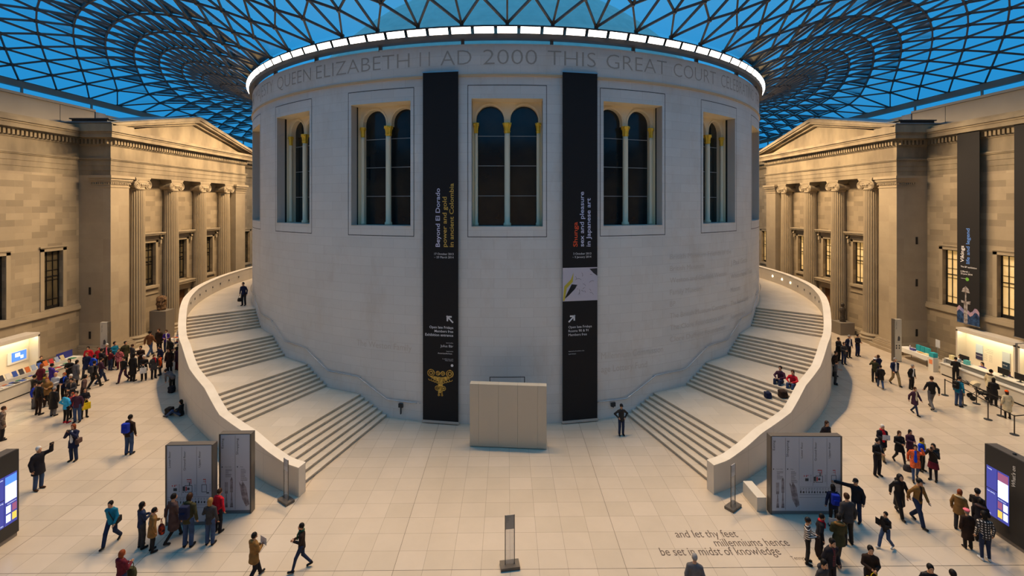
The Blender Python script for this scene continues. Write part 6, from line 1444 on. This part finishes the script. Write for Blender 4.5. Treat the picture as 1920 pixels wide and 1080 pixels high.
def soft_bag(px, py, c, l, sx_, sz_, p=None):
    p = p or step_at(px, py); mb = MB(); V, Fc = snet(lambda P: np.linalg.norm(np.maximum(np.abs(P) - (sx_ * .55, .10, sz_ * .4), 0), axis=-1) - sx_ * .35 + .012 * np.sin(P[..., 0] * 31) * np.cos(P[..., 2] * 27), (-.5, -.4, -.4), (.5, .4, .4), .025)
    V = V.copy(); V[:, 2] -= V[:, 2].min(); o = npobj('rucksack', V, Fc, cl(c, .7), None); o.location = p; mb.tube([(-.08, 0, sz_ * .9), (-.05, 0, sz_ * 1.15), (.05, 0, sz_ * 1.15), (.08, 0, sz_ * .9)], .012, 6); mb.build('handle', cl('black'), o); tag(o, l, 'bag')
soft_bag(0, 0, 'navy', 'small dark navy rucksack lying on the right staircase', .15, .24, cyl(29.95, 26.3, 11 / 7)); soft_bag(0, 0, 'dkbrown', 'large dark brown bag lying on the right staircase beside the parapet', .20, .28, cyl(30.7, 26.85, 12 / 7))
soft_bag(0, 0, 'black', 'black bag on the floor in front of the seated person by the left stair wall', .2, .3, fp(318, 777)); soft_bag(0, 0, 'ink', 'black upright bag at the feet of the bending person', .17, .34, fp(322, 736))
for px, X, rz, top, tc_, hair, hc, lab in ((1842, 30.35, -80, 'jacket', 'purple', 'long', 'hblack', 'staff person in purple seated behind the information desk'), (1891, 30.35, -70, 'jacket', 'ink', 'bob', 'hbrown', 'staff person with dark bob and purple scarf seated behind the information desk'), (1800, 30.35, -60, 'jacket', 'black', 'short', 'hbrown', 'staff person in black seated at the far end of the information desk')):
    P_ = Vector((X, yfor(px, X), 0)); make_person(lab, px, 720, rz, 1.66, 'stoolsit', top, tc_, 'ink', hair, hc, 'scarf:purple' if 'scarf' in lab else '', loc=P_)
    st = thing('stool', 'dark stool under the seated %s' % {'purple': 'staff person in purple at the information desk', 'ink': 'staff person with dark bob at the information desk', 'black': 'staff person at the far end of the desk'}[tc_], 'stool', P_ + Vector((.0, 0, 0)))
    mb = MB(); mb.lathe([(.17, .38), (.18, .40), (.17, .42)], n=16); mb.build('seat', M_black, st); mb = MB(); mb.lathe([(.02, .02), (.02, .38)], n=8); mb.lathe([(.2, 0), (.2, .02)], n=16); mb.build('pedestal', M_dark, st)
held(*who('white haired person in black holding'), 'r', 'tote', 'white', 'pale bag held by the white haired person in black, left crowd', 'bag')
held(*who('person in long black coat with dark bag'), 'r', 'bag', 'maroon', 'dark maroon bag held by the long black coat, left crowd', 'bag')
held(*who('person in black coat with green bag'), 'r', 'tote', 'green', 'green bag held beside the purple jacket, left crowd', 'bag')
held(*who('person in black with yellow bag'), 'l', 'tote', 'yellow', 'yellow bag held at the front right of the bookshop group', 'bag')
held(*who('raising a camera'), 'r', 'camera', 'black', 'small black camera in the raised hand of the white haired person', 'camera')
held(*who('holding a camera to the face'), 'r', 'camera', 'dkgrey', 'camera held to the face by the person in navy coat', 'camera')
held(*who('long haired person with pale blue bag'), 'l', 'bag', 'cyan', 'pale blue bag held left of the tan coat', 'bag')
held(*who('person in tan coat with red patterned bag'), 'r', 'bag', 'redbag', 'red and black patterned bag held by the person in tan coat', 'bag')
held(*who('blond person in grey cardigan'), 'r', 'coat', 'maroon', 'maroon coat hanging over the arm of the blond person at the left sign', 'coat')
held(*who('ginger haired person in maroon'), 'r', 'bag', 'olive', 'dark olive bag held by the ginger haired person at the bottom edge', 'bag')
held(*who('reading a map'), 'l', 'paper', 'white', 'white map held by the person in tan parka at the bottom edge', 'map')
held(*who('bright crimson'), 'r', 'bag', 'black', 'black bag beside the crimson hooded jacket', 'bag')
held(*who('red scarf holding a leaflet'), 'l', 'paper', 'white', 'white leaflet held by the person with red scarf', 'leaflet')
held(*who('orange patterned coat'), 'l', 'bag', 'dkgrey', 'grey patterned bag held by the person in orange coat', 'bag')
held(*who('taking a picture'), 'r', 'phone', 'black', 'black phone held by the person in maroon skirt', 'phone')
held(*who('olive parka with tan fur'), 'r', 'paper', 'white', 'white sheet held by the person in the fur trimmed olive parka', 'paper')
held(*who('striped jumper'), 'l', 'coat', 'dkbrown', 'dark brown coat held by the person in striped jumper', 'coat')
held(*who('white and yellow bag'), 'l', 'tote', 'yellow', 'white and yellow tote bag carried at the lower right', 'bag')
held(*who('walking left with a folder'), 'l', 'paper', 'black', 'black folder carried by the person in white shoes', 'folder')
held(*who('tan parka with pale fur'), 'l', 'tote', 'black', 'black carrier bag held by the person in tan parka at the right screen wall', 'bag')
held(*who('behind the wide grey sign'), 'l', 'bag', 'tan', 'brown bag held by the long haired person behind the wide grey sign', 'bag')
held(*who('navy jacket with blue backpack reading'), 'l', 'tote', 'white', 'white carrier bag held by the person reading the wide grey sign', 'bag')
held(*who('left of the group by the right plinth'), 'r', 'bag', 'black', 'black bag held by the left person of the group at the right plinth', 'bag')
# pushchair at the desk
p = fp(1838, 751); t = thing('pushchair', 'dark pushchair with pale hood parked at the information desk', 'pushchair', p, R(60))
mb = MB()
for x in (-.24, .24):
    for a, b in (((x, .38, .14), (x, -.1, .62)), ((x, -.35, .10), (x, .18, .55)), ((x, -.1, .62), (x, .55, .98)), ((x, .18, .55), (x, -.1, .62))): mb.tube([a, b], .014, 6)
mb.tube([(-.24, .55, .98), (.24, .55, .98)], .018, 6); mb.tube([(-.24, .38, .14), (.24, .38, .14)], .012, 6); mb.build('frame', M_dark, t)
for x, y, r in ((-.24, .38, .14), (.24, .38, .14), (-.24, -.35, .10), (.24, -.35, .10)): mb = MB(); mb.tube([(x - .02, y, r), (x + .02, y, r)], r, 16); mb.build('wheel', M_black, t)
mb = MB(); mb.prism([(-.21, -.25, .42), (-.21, .12, .40), (-.21, .32, .85), (-.21, .26, .87), (-.21, .08, .50), (-.21, -.25, .50)], (.42, 0, 0)); mb.build('seat', cl('black'), t)
mb = MB(); n = 8
for i in range(n):
    a, b = PI * .05 + PI * .55 * i / n, PI * .05 + PI * .55 * (i + 1) / n; f = lambda x, q: (x, .12 + .0 - .30 * math.cos(PI - q) * -1 * -1 + .0, .72 + .34 * math.sin(q))
    mb.quad(f(-.23, a), f(.23, a), f(.23, b), f(-.23, b))
    for x in (-.23, .23): mb.poly([f(x, a), f(x, b), (x, .14, .72)])
mb.build('hood', cl('cream'), t)
